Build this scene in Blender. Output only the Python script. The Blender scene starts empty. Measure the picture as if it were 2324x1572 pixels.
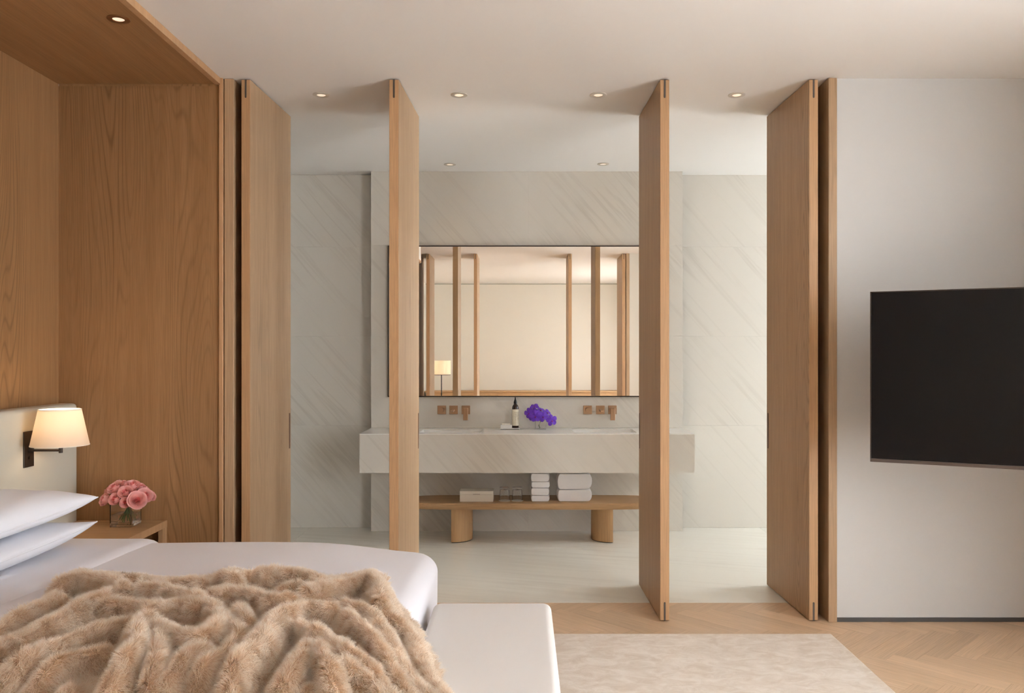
import bpy, bmesh, math, random
import numpy as np
from mathutils import Vector, Matrix
random.seed(7); np.random.seed(7)
scene = bpy.context.scene
COL = scene.collection
PI = math.pi

# ------------------------------------------------------------------ camera
FPX, D1, VX, VY = 1911.0, 4.5, 1186.0, 802.0      # focal length in pixels, distance to the door line
U = D1 / FPX                                       # metres per pixel at the door line
CAMZ = 608 * U
def wx(px, r): return (px - VX) * U * r            # metres, r = distance / D1
def wz(py, r): return CAMZ - (py - VY) * U * r
cam_d = bpy.data.cameras.new('camera'); cam = bpy.data.objects.new('camera', cam_d); COL.objects.link(cam)
cam.location = (0, 0, CAMZ); cam.rotation_euler = (PI / 2, 0, 0)
cam_d.sensor_width = 36; cam_d.lens = 36 * FPX / 2324
cam_d.shift_x = -(VX - 1162) / 2324; cam_d.shift_y = (VY - 786) / 2324
scene.camera = cam

# ------------------------------------------------------------------ world, daylight, exposure
world = bpy.data.worlds.new('world'); scene.world = world; world.use_nodes = True
bg = world.node_tree.nodes['Background']
bg.inputs[0].default_value = (0.925, 0.965, 1.0, 1); bg.inputs[1].default_value = 11.6   # bright overcast sky
scene.view_settings.view_transform = 'Standard'; scene.view_settings.look = 'None'
scene.view_settings.gamma = 1; scene.view_settings.exposure = 0.0
scene.view_settings.use_curve_mapping = False
cy = scene.cycles
cy.use_denoising = True; cy.use_light_tree = False; cy.use_adaptive_sampling = True; cy.adaptive_threshold = .2; cy.adaptive_min_samples = 28; cy.max_bounces = 12; cy.diffuse_bounces = 5; cy.glossy_bounces = 6
cy.transmission_bounces = 12; cy.transparent_max_bounces = 12; cy.sample_clamp_indirect = 6.0
try: scene.cycles_curves.shape = 'RIBBONS'
except Exception: pass
XR, XRB = 3.05, 4.7                                 # inner faces of the window walls, bedroom and bathroom
WINDOWS = [(0.0, 2.6, 0.06, 2.80, XR), (5.24, 6.85, 0.02, 2.88, XRB), (-6.6, -3.2, 0.06, 2.3, XR)]   # y0, y1, z0, z1, x
for (y0, y1, z0, z1, xw) in WINDOWS:                # sky portals in the window openings
    ld = bpy.data.lights.new('sky_portal', 'AREA'); ld.shape = 'RECTANGLE'; ld.size = y1 - y0; ld.size_y = z1 - z0
    ld.cycles.is_portal = True
    lo = bpy.data.objects.new('sky_portal', ld); COL.objects.link(lo)
    lo.location = (xw + 0.13, (y0 + y1) / 2, (z0 + z1) / 2)
    lo.rotation_euler = Matrix(((0, 0, 1), (1, 0, 0), (0, 1, 0))).to_euler()   # emits along -X

# ------------------------------------------------------------------ helpers
def tag(o, label=None, cat=None, group=None, kind=None):
    if label: o['label'] = label
    if cat: o['category'] = cat
    if group: o['group'] = group
    if kind: o['kind'] = kind
    return o
def origin(o):
    v = Vector((0, 0, 0))
    while o: v += o.location; o = o.parent
    return v
def root(name, loc, label, cat, group=None, rz=0):
    o = bpy.data.objects.new(name, None); COL.objects.link(o); o.location = loc; o.rotation_euler = (0, 0, rz)
    o.empty_display_size = 0.05
    return tag(o, label, cat, group)
def obj(name, bm, mat, parent=None, local=False, smooth=None, at=None):
    """link a bmesh as one object; geometry is given in world space unless local"""
    me = bpy.data.meshes.new(name)
    off = Vector((0, 0, 0))
    if not local:
        if parent: off = origin(parent)
        elif at is not None: off = Vector(at)
    if off.length > 0: bmesh.ops.translate(bm, verts=bm.verts, vec=-off)
    bmesh.ops.recalc_face_normals(bm, faces=bm.faces)
    bm.to_mesh(me); bm.free()
    if smooth is not None:
        me.polygons.foreach_set('use_smooth', [True] * len(me.polygons))
        if smooth < 180: me.set_sharp_from_angle(angle=math.radians(smooth))
    o = bpy.data.objects.new(name, me); COL.objects.link(o)
    if mat: me.materials.append(mat)
    if parent: o.parent = parent
    if at is not None and not parent: o.location = at
    return o
def grid_obj(name, V, F, mat, parent=None, smooth=180, at=None):
    bm = bmesh.new(); vs = [bm.verts.new(v) for v in V]
    for f in F:
        try: bm.faces.new([vs[i] for i in f])
        except ValueError: pass
    return obj(name, bm, mat, parent, smooth=smooth, at=at)
def BM(): return bmesh.new()
def box(bm, x0, x1, y0, y1, z0, z1, bev=0, seg=2):
    g = bmesh.ops.create_cube(bm, size=1)
    vs = g['verts']
    for v in vs:
        v.co = Vector((x0 + (v.co.x + .5) * (x1 - x0), y0 + (v.co.y + .5) * (y1 - y0), z0 + (v.co.z + .5) * (z1 - z0)))
    if bev:
        es = list({e for v in vs for e in v.link_edges})
        bmesh.ops.bevel(bm, geom=es, offset=bev, segments=seg, profile=.5, affect='EDGES')
    return bm
def bbox(*a, **k): return box(BM(), *a, **k)
def cyl(bm, c, r, h, seg=24, r2=None, axis='Z'):
    m = Matrix.Translation(c) @ {'Z': Matrix(), 'X': Matrix.Rotation(PI/2, 4, 'Y'), 'Y': Matrix.Rotation(-PI/2, 4, 'X')}[axis] @ Matrix.Translation((0, 0, h/2))
    bmesh.ops.create_cone(bm, cap_ends=True, segments=seg, radius1=r, radius2=r if r2 is None else r2, depth=h, matrix=m)
    return bm
def lathe(bm, prof, c=(0, 0, 0), seg=32, closed=False):
    rings = []
    for (r, z) in prof:
        rings.append([bm.verts.new((c[0] + r * math.cos(2*PI*i/seg), c[1] + r * math.sin(2*PI*i/seg), c[2] + z)) for i in range(seg)])
    for a, b in zip(rings, rings[1:] + ([rings[0]] if closed else [])):
        for i in range(seg):
            bm.faces.new((a[i], a[(i+1) % seg], b[(i+1) % seg], b[i]))
    if not closed:
        if prof[0][0] > 1e-5: bm.faces.new(rings[0][::-1])
        if prof[-1][0] > 1e-5: bm.faces.new(rings[-1])
    return bm
def tube(bm, pts, rad, seg=8):
    pts = [Vector(p) for p in pts]; rings = []
    for i, p in enumerate(pts):
        d = (pts[min(i+1, len(pts)-1)] - pts[max(i-1, 0)]).normalized()
        a = d.cross(Vector((0, 0, 1)) if abs(d.z) < .9 else Vector((1, 0, 0))).normalized(); b = d.cross(a)
        rr = rad if not hasattr(rad, '__len__') else rad[i]
        rings.append([bm.verts.new(p + a * rr * math.cos(2*PI*k/seg) + b * rr * math.sin(2*PI*k/seg)) for k in range(seg)])
    for a, b in zip(rings, rings[1:]):
        for k in range(seg): bm.faces.new((a[k], a[(k+1) % seg], b[(k+1) % seg], b[k]))
    bm.faces.new(rings[0][::-1]); bm.faces.new(rings[-1])
    return bm
def prism(bm, poly, z0, z1):
    a = [bm.verts.new((x, y, z0)) for x, y in poly]; b = [bm.verts.new((x, y, z1)) for x, y in poly]; n = len(poly)
    bm.faces.new(a[::-1]); bm.faces.new(b)
    for i in range(n): bm.faces.new((a[i], a[(i+1) % n], b[(i+1) % n], b[i]))
    return bm
def struct(name, bm, mat, label=None, parent=None, **k):
    o = obj(name, bm, mat, parent, **k)
    if not parent: o['kind'] = 'structure'
    if label: o['label'] = label
    return o

# ------------------------------------------------------------------ materials
def lin(r, g, b):
    f = lambda c: (c/255/12.92) if c/255 <= .04045 else ((c/255+.055)/1.055)**2.4
    return (f(r), f(g), f(b), 1)
class NT:
    def __init__(s, name):
        s.m = bpy.data.materials.new(name); s.m.use_nodes = True; s.t = s.m.node_tree; s.n = s.t.nodes
        s.p = s.n['Principled BSDF']
    def add(s, typ, **kw):
        nd = s.n.new(typ)
        for k, v in kw.items(): setattr(nd, k, v)
        return nd
    def link(s, a, b): s.t.links.new(a, b)
    def math(s, op, a, b=None, clamp=False):
        nd = s.add('ShaderNodeMath', operation=op); nd.use_clamp = clamp
        for i, v in enumerate((a, b)):
            if v is None: continue
            if isinstance(v, (int, float)): nd.inputs[i].default_value = v
            else: s.link(v, nd.inputs[i])
        return nd.outputs[0]
    def noise(s, vec, scale, detail=3, rough=.5, dist=0):
        nd = s.add('ShaderNodeTexNoise'); nd.inputs['Scale'].default_value = scale; nd.inputs['Detail'].default_value = detail
        nd.inputs['Roughness'].default_value = rough; nd.inputs['Distortion'].default_value = dist
        if vec is not None: s.link(vec, nd.inputs['Vector'])
        return nd.outputs['Fac']
    def mapping(s, vec, loc=(0,0,0), rot=(0,0,0), scale=(1,1,1)):
        nd = s.add('ShaderNodeMapping'); nd.inputs['Location'].default_value = loc; nd.inputs['Rotation'].default_value = rot
        nd.inputs['Scale'].default_value = scale; s.link(vec, nd.inputs['Vector']); return nd.outputs[0]
    def coord(s, rnd=True):
        tc = s.add('ShaderNodeTexCoord'); v = tc.outputs['Object']
        if rnd:
            oi = s.add('ShaderNodeObjectInfo'); gi = s.add('ShaderNodeNewGeometry')
            k = s.math('ADD', oi.outputs['Random'], gi.outputs['Random Per Island'])
            cx = s.add('ShaderNodeCombineXYZ')
            for i, f in enumerate((17.3, 11.1, 23.7)): s.link(s.math('MULTIPLY', k, f), cx.inputs[i])
            va = s.add('ShaderNodeVectorMath', operation='ADD'); s.link(v, va.inputs[0]); s.link(cx.outputs[0], va.inputs[1])
            s.rnd = k
            return va.outputs[0]
        return v
    def ramp(s, fac, stops):
        nd = s.add('ShaderNodeValToRGB'); cr = nd.color_ramp
        while len(cr.elements) < len(stops): cr.elements.new(.5)
        for e, (p, c) in zip(cr.elements, stops): e.position = p; e.color = c if len(c) == 4 else (*c, 1)
        s.link(fac, nd.inputs[0]); return nd.outputs[0]
    def mix(s, fac, a, b, mode='MIX'):
        nd = s.add('ShaderNodeMix', data_type='RGBA', blend_type=mode)
        for i, v in ((0, fac), (6, a), (7, b)):
            if isinstance(v, (int, float, tuple)): nd.inputs[i].default_value = v
            else: s.link(v, nd.inputs[i])
        return nd.outputs[2]
    def bump(s, h, strength, dist=.002):
        nd = s.add('ShaderNodeBump'); nd.inputs['Strength'].default_value = strength; nd.inputs['Distance'].default_value = dist
        s.link(h, nd.inputs['Height']); s.link(nd.outputs[0], s.p.inputs['Normal'])
    def col(s, c):
        if isinstance(c, tuple): s.p.inputs['Base Color'].default_value = c
        else: s.link(c, s.p.inputs['Base Color'])
    def rough(s, r, spec=.5):
        s.p.inputs['Roughness'].default_value = r; s.p.inputs['Specular IOR Level'].default_value = spec
def plain(name, c, rough=.5, spec=.5, metal=0, bump=None, sheen=0, var=0):
    t = NT(name); t.rough(rough, spec); t.p.inputs['Metallic'].default_value = metal
    v = t.coord(False)
    n = t.noise(v, 6, 4)
    k = 1 - var
    t.col(t.mix(n, (c[0]*k, c[1]*k, c[2]*k, 1), c) if var else t.mix(n, tuple(x*.985 for x in c[:3]) + (1,), c))
    if bump: t.bump(t.noise(v, bump[0], 3), bump[1], bump[2] if len(bump) > 2 else .001)
    if sheen: t.p.inputs['Sheen Weight'].default_value = sheen; t.p.inputs['Sheen Roughness'].default_value = .5
    return t.m
def wood(name, light, dark, axis='Z', rot=None, rough=.48, line=.5, fig=1.0):
    t = NT(name); t.rough(rough, .35)
    v = t.coord(True)
    if rot is not None: v = t.mapping(v, rot=(0, 0, rot)); axis = 'X'
    i = 'XYZ'.index(axis)
    def sc(a, c): s = [c, c, c]; s[i] = a; return tuple(s)
    big = t.noise(t.mapping(v, scale=sc(.22, 2.6)), 1, 2, .4, .15)
    rings = t.math('SINE', t.math('MULTIPLY', big, 380.0))
    rings = t.math('POWER', t.math('MULTIPLY', t.math('ADD', rings, 1.0), .5), 6.0)
    msk = t.noise(t.mapping(v, scale=sc(.3, 3.0)), 1, 2)
    msk = t.ramp(msk, [(.50, (0, 0, 0)), (.68, (1, 1, 1))])
    mid = t.noise(t.mapping(v, scale=sc(.7, 26)), 1, 3)
    fine = t.noise(t.mapping(v, scale=sc(5, 330)), 1, 3, .6)
    tone = t.noise(t.mapping(v, scale=sc(.25, 1.2)), 1, 2)
    c = t.mix(t.ramp(mid, [(.2, (0, 0, 0)), (.8, (1, 1, 1))]), dark, light)
    c = t.mix(t.math('MULTIPLY', t.math('MULTIPLY', rings, msk), line*fig), c, tuple(x*.42 for x in dark[:3]) + (1,))
    c = t.mix(t.math('MULTIPLY', t.ramp(fine, [(.42, (1, 1, 1)), (.55, (0, 0, 0))]), .28), c, tuple(x*.5 for x in dark[:3]) + (1,))
    hs = t.add('ShaderNodeHueSaturation'); t.link(c, hs.inputs['Color'])
    val = t.math('ADD', .86, t.math('MULTIPLY', tone, .28))
    if rot is not None: val = t.math('ADD', val, t.math('MULTIPLY', t.math('SUBTRACT', t.math('FRACT', t.math('MULTIPLY', t.rnd, 7.31)), .5), .13))
    t.link(val, hs.inputs['Value'])
    t.col(hs.outputs[0])
    t.bump(fine, .12, .0006)
    return t.m
def marble(name, rot, base=(221, 216, 207), vein=(196, 189, 178), rough=.32, amt=.42, along=.5, across=9.0):
    t = NT(name); t.rough(rough, .45)
    v = t.coord(True)
    r = t.mapping(v, rot=rot)
    wob = t.noise(v, 1.3, 2)
    a = t.noise(t.mapping(r, scale=(along, across, across)), 1, 4, .55, .25)
    b = t.noise(t.mapping(r, scale=(along*.6, across*2.4, across*2.4), loc=(3, 1, 5)), 1, 3, .55, .3)
    va = t.ramp(t.math('ABSOLUTE', t.math('SUBTRACT', a, .5)), [(0, (1, 1, 1)), (.05, (0, 0, 0))])
    vb = t.ramp(b, [(.56, (0, 0, 0)), (.74, (1, 1, 1))])
    m = t.math('MULTIPLY', t.math('ADD', t.math('MULTIPLY', va, t.ramp(wob, [(.45, (0, 0, 0)), (.62, (1, 1, 1))])), t.math('MULTIPLY', vb, .8)), amt, True)
    t.col(t.mix(m, lin(*base), lin(*vein)))
    return t.m
def glass(name, col=(1, 1, 1, 1), ior=1.45):
    t = NT(name); t.n.remove(t.p); g = t.add('ShaderNodeBsdfGlass'); g.inputs['Color'].default_value = col; g.inputs['IOR'].default_value = ior
    g.inputs['Roughness'].default_value = 0.0
    t.link(g.outputs[0], t.n['Material Output'].inputs[0]); return t.m
def emis(name, c, s):
    t = NT(name); t.col(c); t.p.inputs['Emission Color'].default_value = c; t.p.inputs['Emission Strength'].default_value = s; return t.m

OAK_L, OAK_D = lin(188, 157, 124), lin(172, 141, 108)
M = {}
M['oak'] = wood('oak_panel', OAK_L, OAK_D)
M['oak_alc'] = wood('oak_wall_panel', lin(168, 128, 88), lin(152, 112, 73), line=.5)
M['oak_soffit'] = wood('oak_soffit', lin(168, 128, 88), lin(152, 112, 73), axis='Y', line=.4)
M['oak_x'] = wood('oak_lengthwise', lin(196, 158, 116), lin(180, 142, 100), axis='X', line=.25)
M['oak_edge'] = wood('oak_edge', lin(198, 158, 118), lin(184, 144, 104), line=.1)
M['plank_a'] = wood('floor_oak_a', lin(220, 189, 156), lin(211, 179, 145), rot=PI/4, rough=.42, line=.12)
M['plank_b'] = wood('floor_oak_b', lin(217, 186, 153), lin(209, 177, 143), rot=-PI/4, rough=.42, line=.12)
M['marble'] = marble('white_marble', (0, -PI*.27, 0))
M['marble_floor'] = marble('white_marble_floor', (0, 0, .3), rough=.28, amt=.35, base=(232, 230, 221), vein=(208, 203, 192))
M['marble_top'] = marble('white_marble_top_lit', (0, 0, .6), rough=.1, amt=.2, base=(248, 247, 243))  # whiter than the other marble: light from above is put into the colour
M['grout'] = plain('grout', lin(190, 186, 175), .8)
M['paint'] = plain('ceiling_paint', lin(236, 233, 229), .85, .2)
M['wallcloth'] = plain('wall_fabric', lin(207, 206, 204), .85, .2, bump=(700, .08))
M['cream'] = plain('cream_wall', lin(226, 221, 211), .85, .2)
M['dark_metal'] = plain('dark_bronze', lin(74, 66, 60), .38, .5, .8)
M['skirt'] = plain('dark_skirting', lin(78, 76, 74), .4, .5, .3)
M['rose_metal'] = plain('brushed_rose_bronze', lin(176, 146, 118), .4, .5, 1.0)
M['linen'] = plain('white_cotton', lin(238, 239, 246), .8, .2, bump=(900, .05), sheen=.2)
M['duvet'] = plain('white_duvet', lin(235, 233, 239), .8, .2, bump=(5, .15, .01), sheen=.2)
M['uphol'] = plain('ivory_upholstery', lin(232, 228, 225), .85, .2, bump=(1200, .25), sheen=.2)
M['headb'] = plain('pale_sage_leather', lin(205, 202, 188), .6, .35, bump=(500, .08))
M['black'] = plain('black_plastic', lin(18, 17, 17), .4)
t = NT('tv_screen'); t.col((.004, .004, .005, 1)); t.rough(.25, .25); M['screen'] = t.m
t = NT('mirror_silver'); t.p.inputs['Metallic'].default_value = 1; t.col((.93, .92, .89, 1)); t.rough(0.0); M['mirror'] = t.m
M['glass'] = glass('clear_glass'); M['water'] = glass('water', ior=1.33)
t = NT('window_glass'); t.n.remove(t.p)
mx = t.add('ShaderNodeMixShader'); mx.inputs[0].default_value = .05
t.link(t.add('ShaderNodeBsdfTransparent').outputs[0], mx.inputs[1]); g = t.add('ShaderNodeBsdfGlossy'); g.inputs['Roughness'].default_value = .02
t.link(g.outputs[0], mx.inputs[2]); t.link(mx.outputs[0], t.n['Material Output'].inputs[0]); M['pane'] = t.m
M['ceramic'] = plain('white_ceramic', lin(244, 243, 240), .12, .5)
M['towel'] = plain('white_terry', lin(240, 237, 236), .95, .1, bump=(900, .6, .003), sheen=.4)
M['boxw'] = plain('ivory_lacquer', lin(238, 233, 222), .4)
M['lens'] = emis('downlight_lens', lin(255, 232, 205), .75)
M['bulb'] = emis('warm_bulb', lin(255, 205, 140), 10)
def shade_mat(name, c, tr):
    t = NT(name); t.n.remove(t.p)
    d = t.add('ShaderNodeBsdfDiffuse'); d.inputs[0].default_value = c; s = t.add('ShaderNodeBsdfTranslucent'); s.inputs[0].default_value = c
    mx = t.add('ShaderNodeMixShader'); mx.inputs[0].default_value = tr
    t.link(d.outputs[0], mx.inputs[1]); t.link(s.outputs[0], mx.inputs[2]); t.link(mx.outputs[0], t.n['Material Output'].inputs[0]); return t.m
M['shade'] = shade_mat('linen_shade', lin(246, 236, 222), .5)
M['stem'] = plain('green_stem', lin(72, 108, 40), .5, var=.3)
M['leaf'] = plain('green_leaf', lin(58, 92, 40), .5, var=.3)

# ------------------------------------------------------------------ room shell
ZC = CAMZ + 624 * U                  # ceiling over the doors and the bathroom
ZH = CAMZ + 227 * U * 3.35           # higher ceiling behind the camera
XL, YD, YB = wx(133, 1), D1, D1 * 1.156      # left wall, door line, bathroom side of the partition
YBACK, YNEAR = -7.98, -1.53
YM = 4.5 * 608 / 565                 # timber / marble joint
YCOL, YN = 4.5 * 1.51, 4.5 * 1.54    # marble pier and the recesses beside it
XC0, XC1 = wx(842, 1.51), wx(1549, 1.51)
XBL = -3.0

# timber floor: herringbone planks
fl = struct('floor', bbox(XL - .3, XR + .3, YBACK - .3, YM, -.20, -.012), M['oak_x'], 'pale oak herringbone timber floor of the bedroom')
W, K = .1, 5
def clip(poly, x0, x1, y0, y1):
    for ax, lim, sg in ((0, x0, 1), (0, x1, -1), (1, y0, 1), (1, y1, -1)):
        out = []
        for i in range(len(poly)):
            p, q = poly[i-1], poly[i]; dp, dq = (p[ax]-lim)*sg, (q[ax]-lim)*sg
            if dp * dq < 0:
                k = dp / (dp - dq); out.append((p[0]+(q[0]-p[0])*k, p[1]+(q[1]-p[1])*k))
            if dq >= 0: out.append(q)
        poly = out
        if not poly: return []
    return poly
cands = []
c45 = math.sqrt(.5); Y0S = 3.937
rng = 140
for i in range(-rng, rng):
    for j in range(-rng, rng):
        for kind in (0, 1):
            if kind == 0:
                if (i - j) % (2*K): continue
                r4 = (i, i + K, j, j + 1)
            else:
                if (i - j) % (2*K) != 2*K - 1: continue
                r4 = (i, i + 1, j, j + K)
            cx, cyy = (r4[0]+r4[1])/2*W, (r4[2]+r4[3])/2*W
            X, Y = (cx + cyy)*c45, (-cx + cyy)*c45 + Y0S
            if X < XL - .4 or X > XR + .4 or Y < YBACK - .4 or Y > YM + .4: continue
            g = .0003; a, b, c_, d = r4[0]*W+g, r4[1]*W-g, r4[2]*W+g, r4[3]*W-g
            poly = [((x+y)*c45, (-x+y)*c45 + Y0S) for x, y in ((a, c_), (b, c_), (b, d), (a, d))]
            poly = clip(poly, XL, XR, YBACK, YM - .004)
            if len(poly) < 3: continue
            vis = Y > 3.25 and X > -.75 and not (X < 1.35 and Y < 4.05)
            cands.append((0 if vis else 1, abs(Y - 4.1) + .3*abs(X - 1.4), poly, kind))
cands.sort(key=lambda t: t[:2])
rest = {0: BM(), 1: BM()}
for n, (_, _, poly, kind) in enumerate(cands):
    if n < 290: obj('plank', prism(BM(), poly, -.012, 0), M['plank_a' if kind == 0 else 'plank_b'], fl)
    else: prism(rest[kind], poly, -.012, 0)
for k in (0, 1): tag(obj('planks', rest[k], M['plank_a' if k == 0 else 'plank_b'], fl), kind='stuff')

# marble floor of the bathroom
fm = struct('floor.001', bbox(XBL - .2, XRB + .3, YM, YN + .3, -.20, -.012), M['grout'], 'pale veined marble floor of the bathroom')
for (a, b) in ((XBL, -1.75), (-1.75, 1.95), (1.95, XRB)):
    for (c, d) in ((YM, 4.5*608/441), (4.5*608/441, YN)):
        obj('slab', bbox(a + .0008, b - .0008, c + .001, d - .001, -.012, 0, .0012, 1), M['marble_floor'], fm)

# ceilings
struct('ceiling', bbox(XBL - .2, XRB + .3, 2.9, YN + .3, ZC, ZH + .12), M['paint'], 'smooth warm white ceiling over the doors and bathroom')
struct('ceiling.001', bbox(XL - .3, XR + .3, YBACK - .3, 2.9, ZH, ZH + .12), M['paint'], 'higher white ceiling behind the bedroom seen in the mirror')
# alcove soffit of oak with its bright front edge
ZS = wz(193, 1); XF = wx(502, 1)
so = struct('ceiling.002', bbox(XL, XF - .03, .2, YD - .008, ZS + .004, ZS + .03), M['oak_soffit'], 'oak panelled soffit above the bed')
struct('trim_1', bbox(XF - .03, XF, .2, YD - .004, ZS, ZC - .001), M['oak_edge'], 'oak edge strip of the bed alcove soffit')
struct('trim_2', bbox(XF - .03, XF - .002, .2, 2.9, ZC - .001, ZH), M['paint'], 'painted riser above the soffit edge')
struct('trim_7', bbox(XL, XF, .17, .2, ZS, ZH), M['oak_edge'], 'oak end board of the bed alcove soffit')
# left wall and far alcove panel, oak
struct('wall_left', bbox(XL - .25, XL, YNEAR + .02, YD, 0, ZH), M['oak_alc'], 'oak panelled wall behind the headboard')
struct('wall_left.001', bbox(XL - .25, XL, YBACK - .2, YNEAR + .02, 0, ZH), M['cream'], 'cream wall of the room behind')
struct('wall_far_left', bbox(XL - .25, wx(497.5, 1), YD, YD + .03, 0, ZS - .006), M['oak_alc'], 'oak panel closing the bed alcove beside the nightstand')
struct('trim_3', bbox(XL, wx(497.5, 1), YD + .004, YD + .03, ZS - .006, ZC), M['oak_alc'], 'shadow gap above the alcove panel')
struct('trim_4', bbox(wx(498, 1), wx(507.5, 1), YD - .012, YD + .03, 0, ZC, .002, 1), M['oak_edge'], 'slim oak edge strip beside the alcove panel')
struct('wall_partition_left', bbox(XBL - .2, wx(507.5, 1), YD + .03, YB, 0, ZC), M['paint'], 'partition between bedroom and bathroom on the left')
# jambs
struct('trim_5', bbox(wx(509.5, 1), wx(530.5, 1), YD - .004, YB, 0, ZC - .002, .002, 1), M['oak'], 'oak jamb beside the leftmost door panel')
struct('trim_6', bbox(wx(1878.5, 1), wx(1898, 1), YD - .012, YB, 0, ZC - .0005, .002, 1), M['oak'], 'oak jamb beside the rightmost door panel')
struct('trim_8', bbox(wx(530.5, 1) + .0005, wx(660, 1.156) - .052, YB - .09, YB - .05, 0, ZC - .002), M['oak_alc'], 'added light blocking strip in the gap beside the leftmost leaf')  # unseen strip added to keep bathroom light out of the gap
struct('trim_12', bbox(wx(1740, 1.156) + .053, wx(1878.5, 1) - .0005, YB - .09, YB - .05, 0, ZC - .002), M['oak_alc'], 'added light blocking strip in the gap beside the rightmost leaf')  # added likewise on the right, so the gap stays dark
# wall carrying the television
wr = struct('wall_right_far', bbox(wx(1899, 1), XRB + .3, YD, YB, .022, ZC), M['wallcloth'], 'off white fabric wall behind the television')
struct('baseboard_right', bbox(wx(1899, 1), XR, YD - .006, YD + .1, 0, .0225), M['skirt'], 'thin dark metal skirting under the off white wall')
# bathroom walls: pier and recesses clad in marble slabs
CUTS = [0, wz(965, 1.54), wz(763, 1.54), wz(560, 1.54), ZC]
def slabs(w, x0, x1, y, xs):
    xs = [x0] + xs + [x1]
    for a, b in zip(xs, xs[1:]):
        for c, d in zip(CUTS, CUTS[1:]):
            obj('marble_slab', bbox(a + .0002, b - .0002, y, y + .02, c + .0003, d - .0003, .0005, 1), M['marble'], w)
pier = struct('wall_back', bbox(XC0, XC1, YCOL + .02, YN + .25, 0, ZC), M['grout'], 'projecting white marble pier behind the vanity')
slabs(pier, XC0, XC1, YCOL, [wx(1199, 1.51)])
obj('marble_slab', bbox(XC1 - .02, XC1 + .0, YCOL + .0206, YN, 0, ZC), M['marble'], pier)
obj('marble_slab', bbox(XC0, XC0 + .02, YCOL + .0206, YN, 0, ZC), M['marble'], pier)
nl = struct('wall_back_left', bbox(XBL - .2, XC0, YN + .02, YN + .25, 0, ZC), M['grout'], 'recessed marble wall left of the vanity')
slabs(nl, XBL, XC0, YN, [])
nr = struct('wall_back_right', bbox(XC1, XRB + .3, YN + .02, YN + .25, 0, ZC), M['grout'], 'recessed marble wall right of the vanity')
slabs(nr, XC1, XRB, YN, [])
struct('wall_bath_left', bbox(XBL - .2, XBL, YB, YN + .25, 0, ZC), M['marble'], 'marble end wall of the bathroom')
# rear wall (seen in the mirror)
struct('wall_rear', bbox(XL - .3, XR + .3, YBACK - .25, YBACK, 0, ZH), M['cream'], 'cream rear wall seen in the mirror')
struct('trim_9', bbox(XL, XR, YBACK, YBACK + .02, ZH - .03, ZH - .006), M['grout'], 'narrow cornice bead of the rear wall')
# window walls
k = 0
def wallpiece(x, y0, y1, z0, z1, h):
    global k
    struct('wall_right' if k == 0 else 'wall_right.%03d' % k, bbox(x, x + .25, y0, y1, z0, z1), M['paint'], 'off white window wall out to the right'); k += 1
def windowwall(x, ya, yb, h):
    prev = ya
    for (y0, y1, z0, z1, xw) in sorted(WINDOWS):
        if xw != x: continue
        wallpiece(x, prev, y0, 0, h, h); wallpiece(x, y0, y1, 0, z0, h); wallpiece(x, y0, y1, z1, h, h); prev = y1
    wallpiece(x, prev, yb, 0, h, h)
windowwall(XR, YBACK - .25, YD, ZH + .1); windowwall(XRB, YB, YN + .25, ZC)
for n, (y0, y1, z0, z1, x) in enumerate(WINDOWS):
    w = BM(); f = .05
    box(w, x + .08, x + .14, y0, y0 + f, z0, z1); box(w, x + .08, x + .14, y1 - f, y1, z0, z1)
    box(w, x + .08, x + .14, y0 + f, y1 - f, z0, z0 + f); box(w, x + .08, x + .14, y0 + f, y1 - f, z1 - f, z1)
    wi = struct('window_%d' % (n + 1), w, M['dark_metal'], 'dark framed tall window in the right wall')
    nm = max(1, round((y1 - y0) / 1.3))
    for q in range(1, nm):
        yy = y0 + (y1 - y0) * q / nm
        obj('mullion', bbox(x + .085, x + .135, yy - .02, yy + .02, z0 + f, z1 - f), M['dark_metal'], wi)
    for q in range(nm):
        a = y0 + (y1 - y0)*q/nm + (f if q == 0 else .02); b = y0 + (y1 - y0)*(q+1)/nm - (f if q == nm-1 else .02)
        obj('pane', bbox(x + .107, x + .113, a, b, z0 + f, z1 - f), M['pane'], wi)

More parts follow.
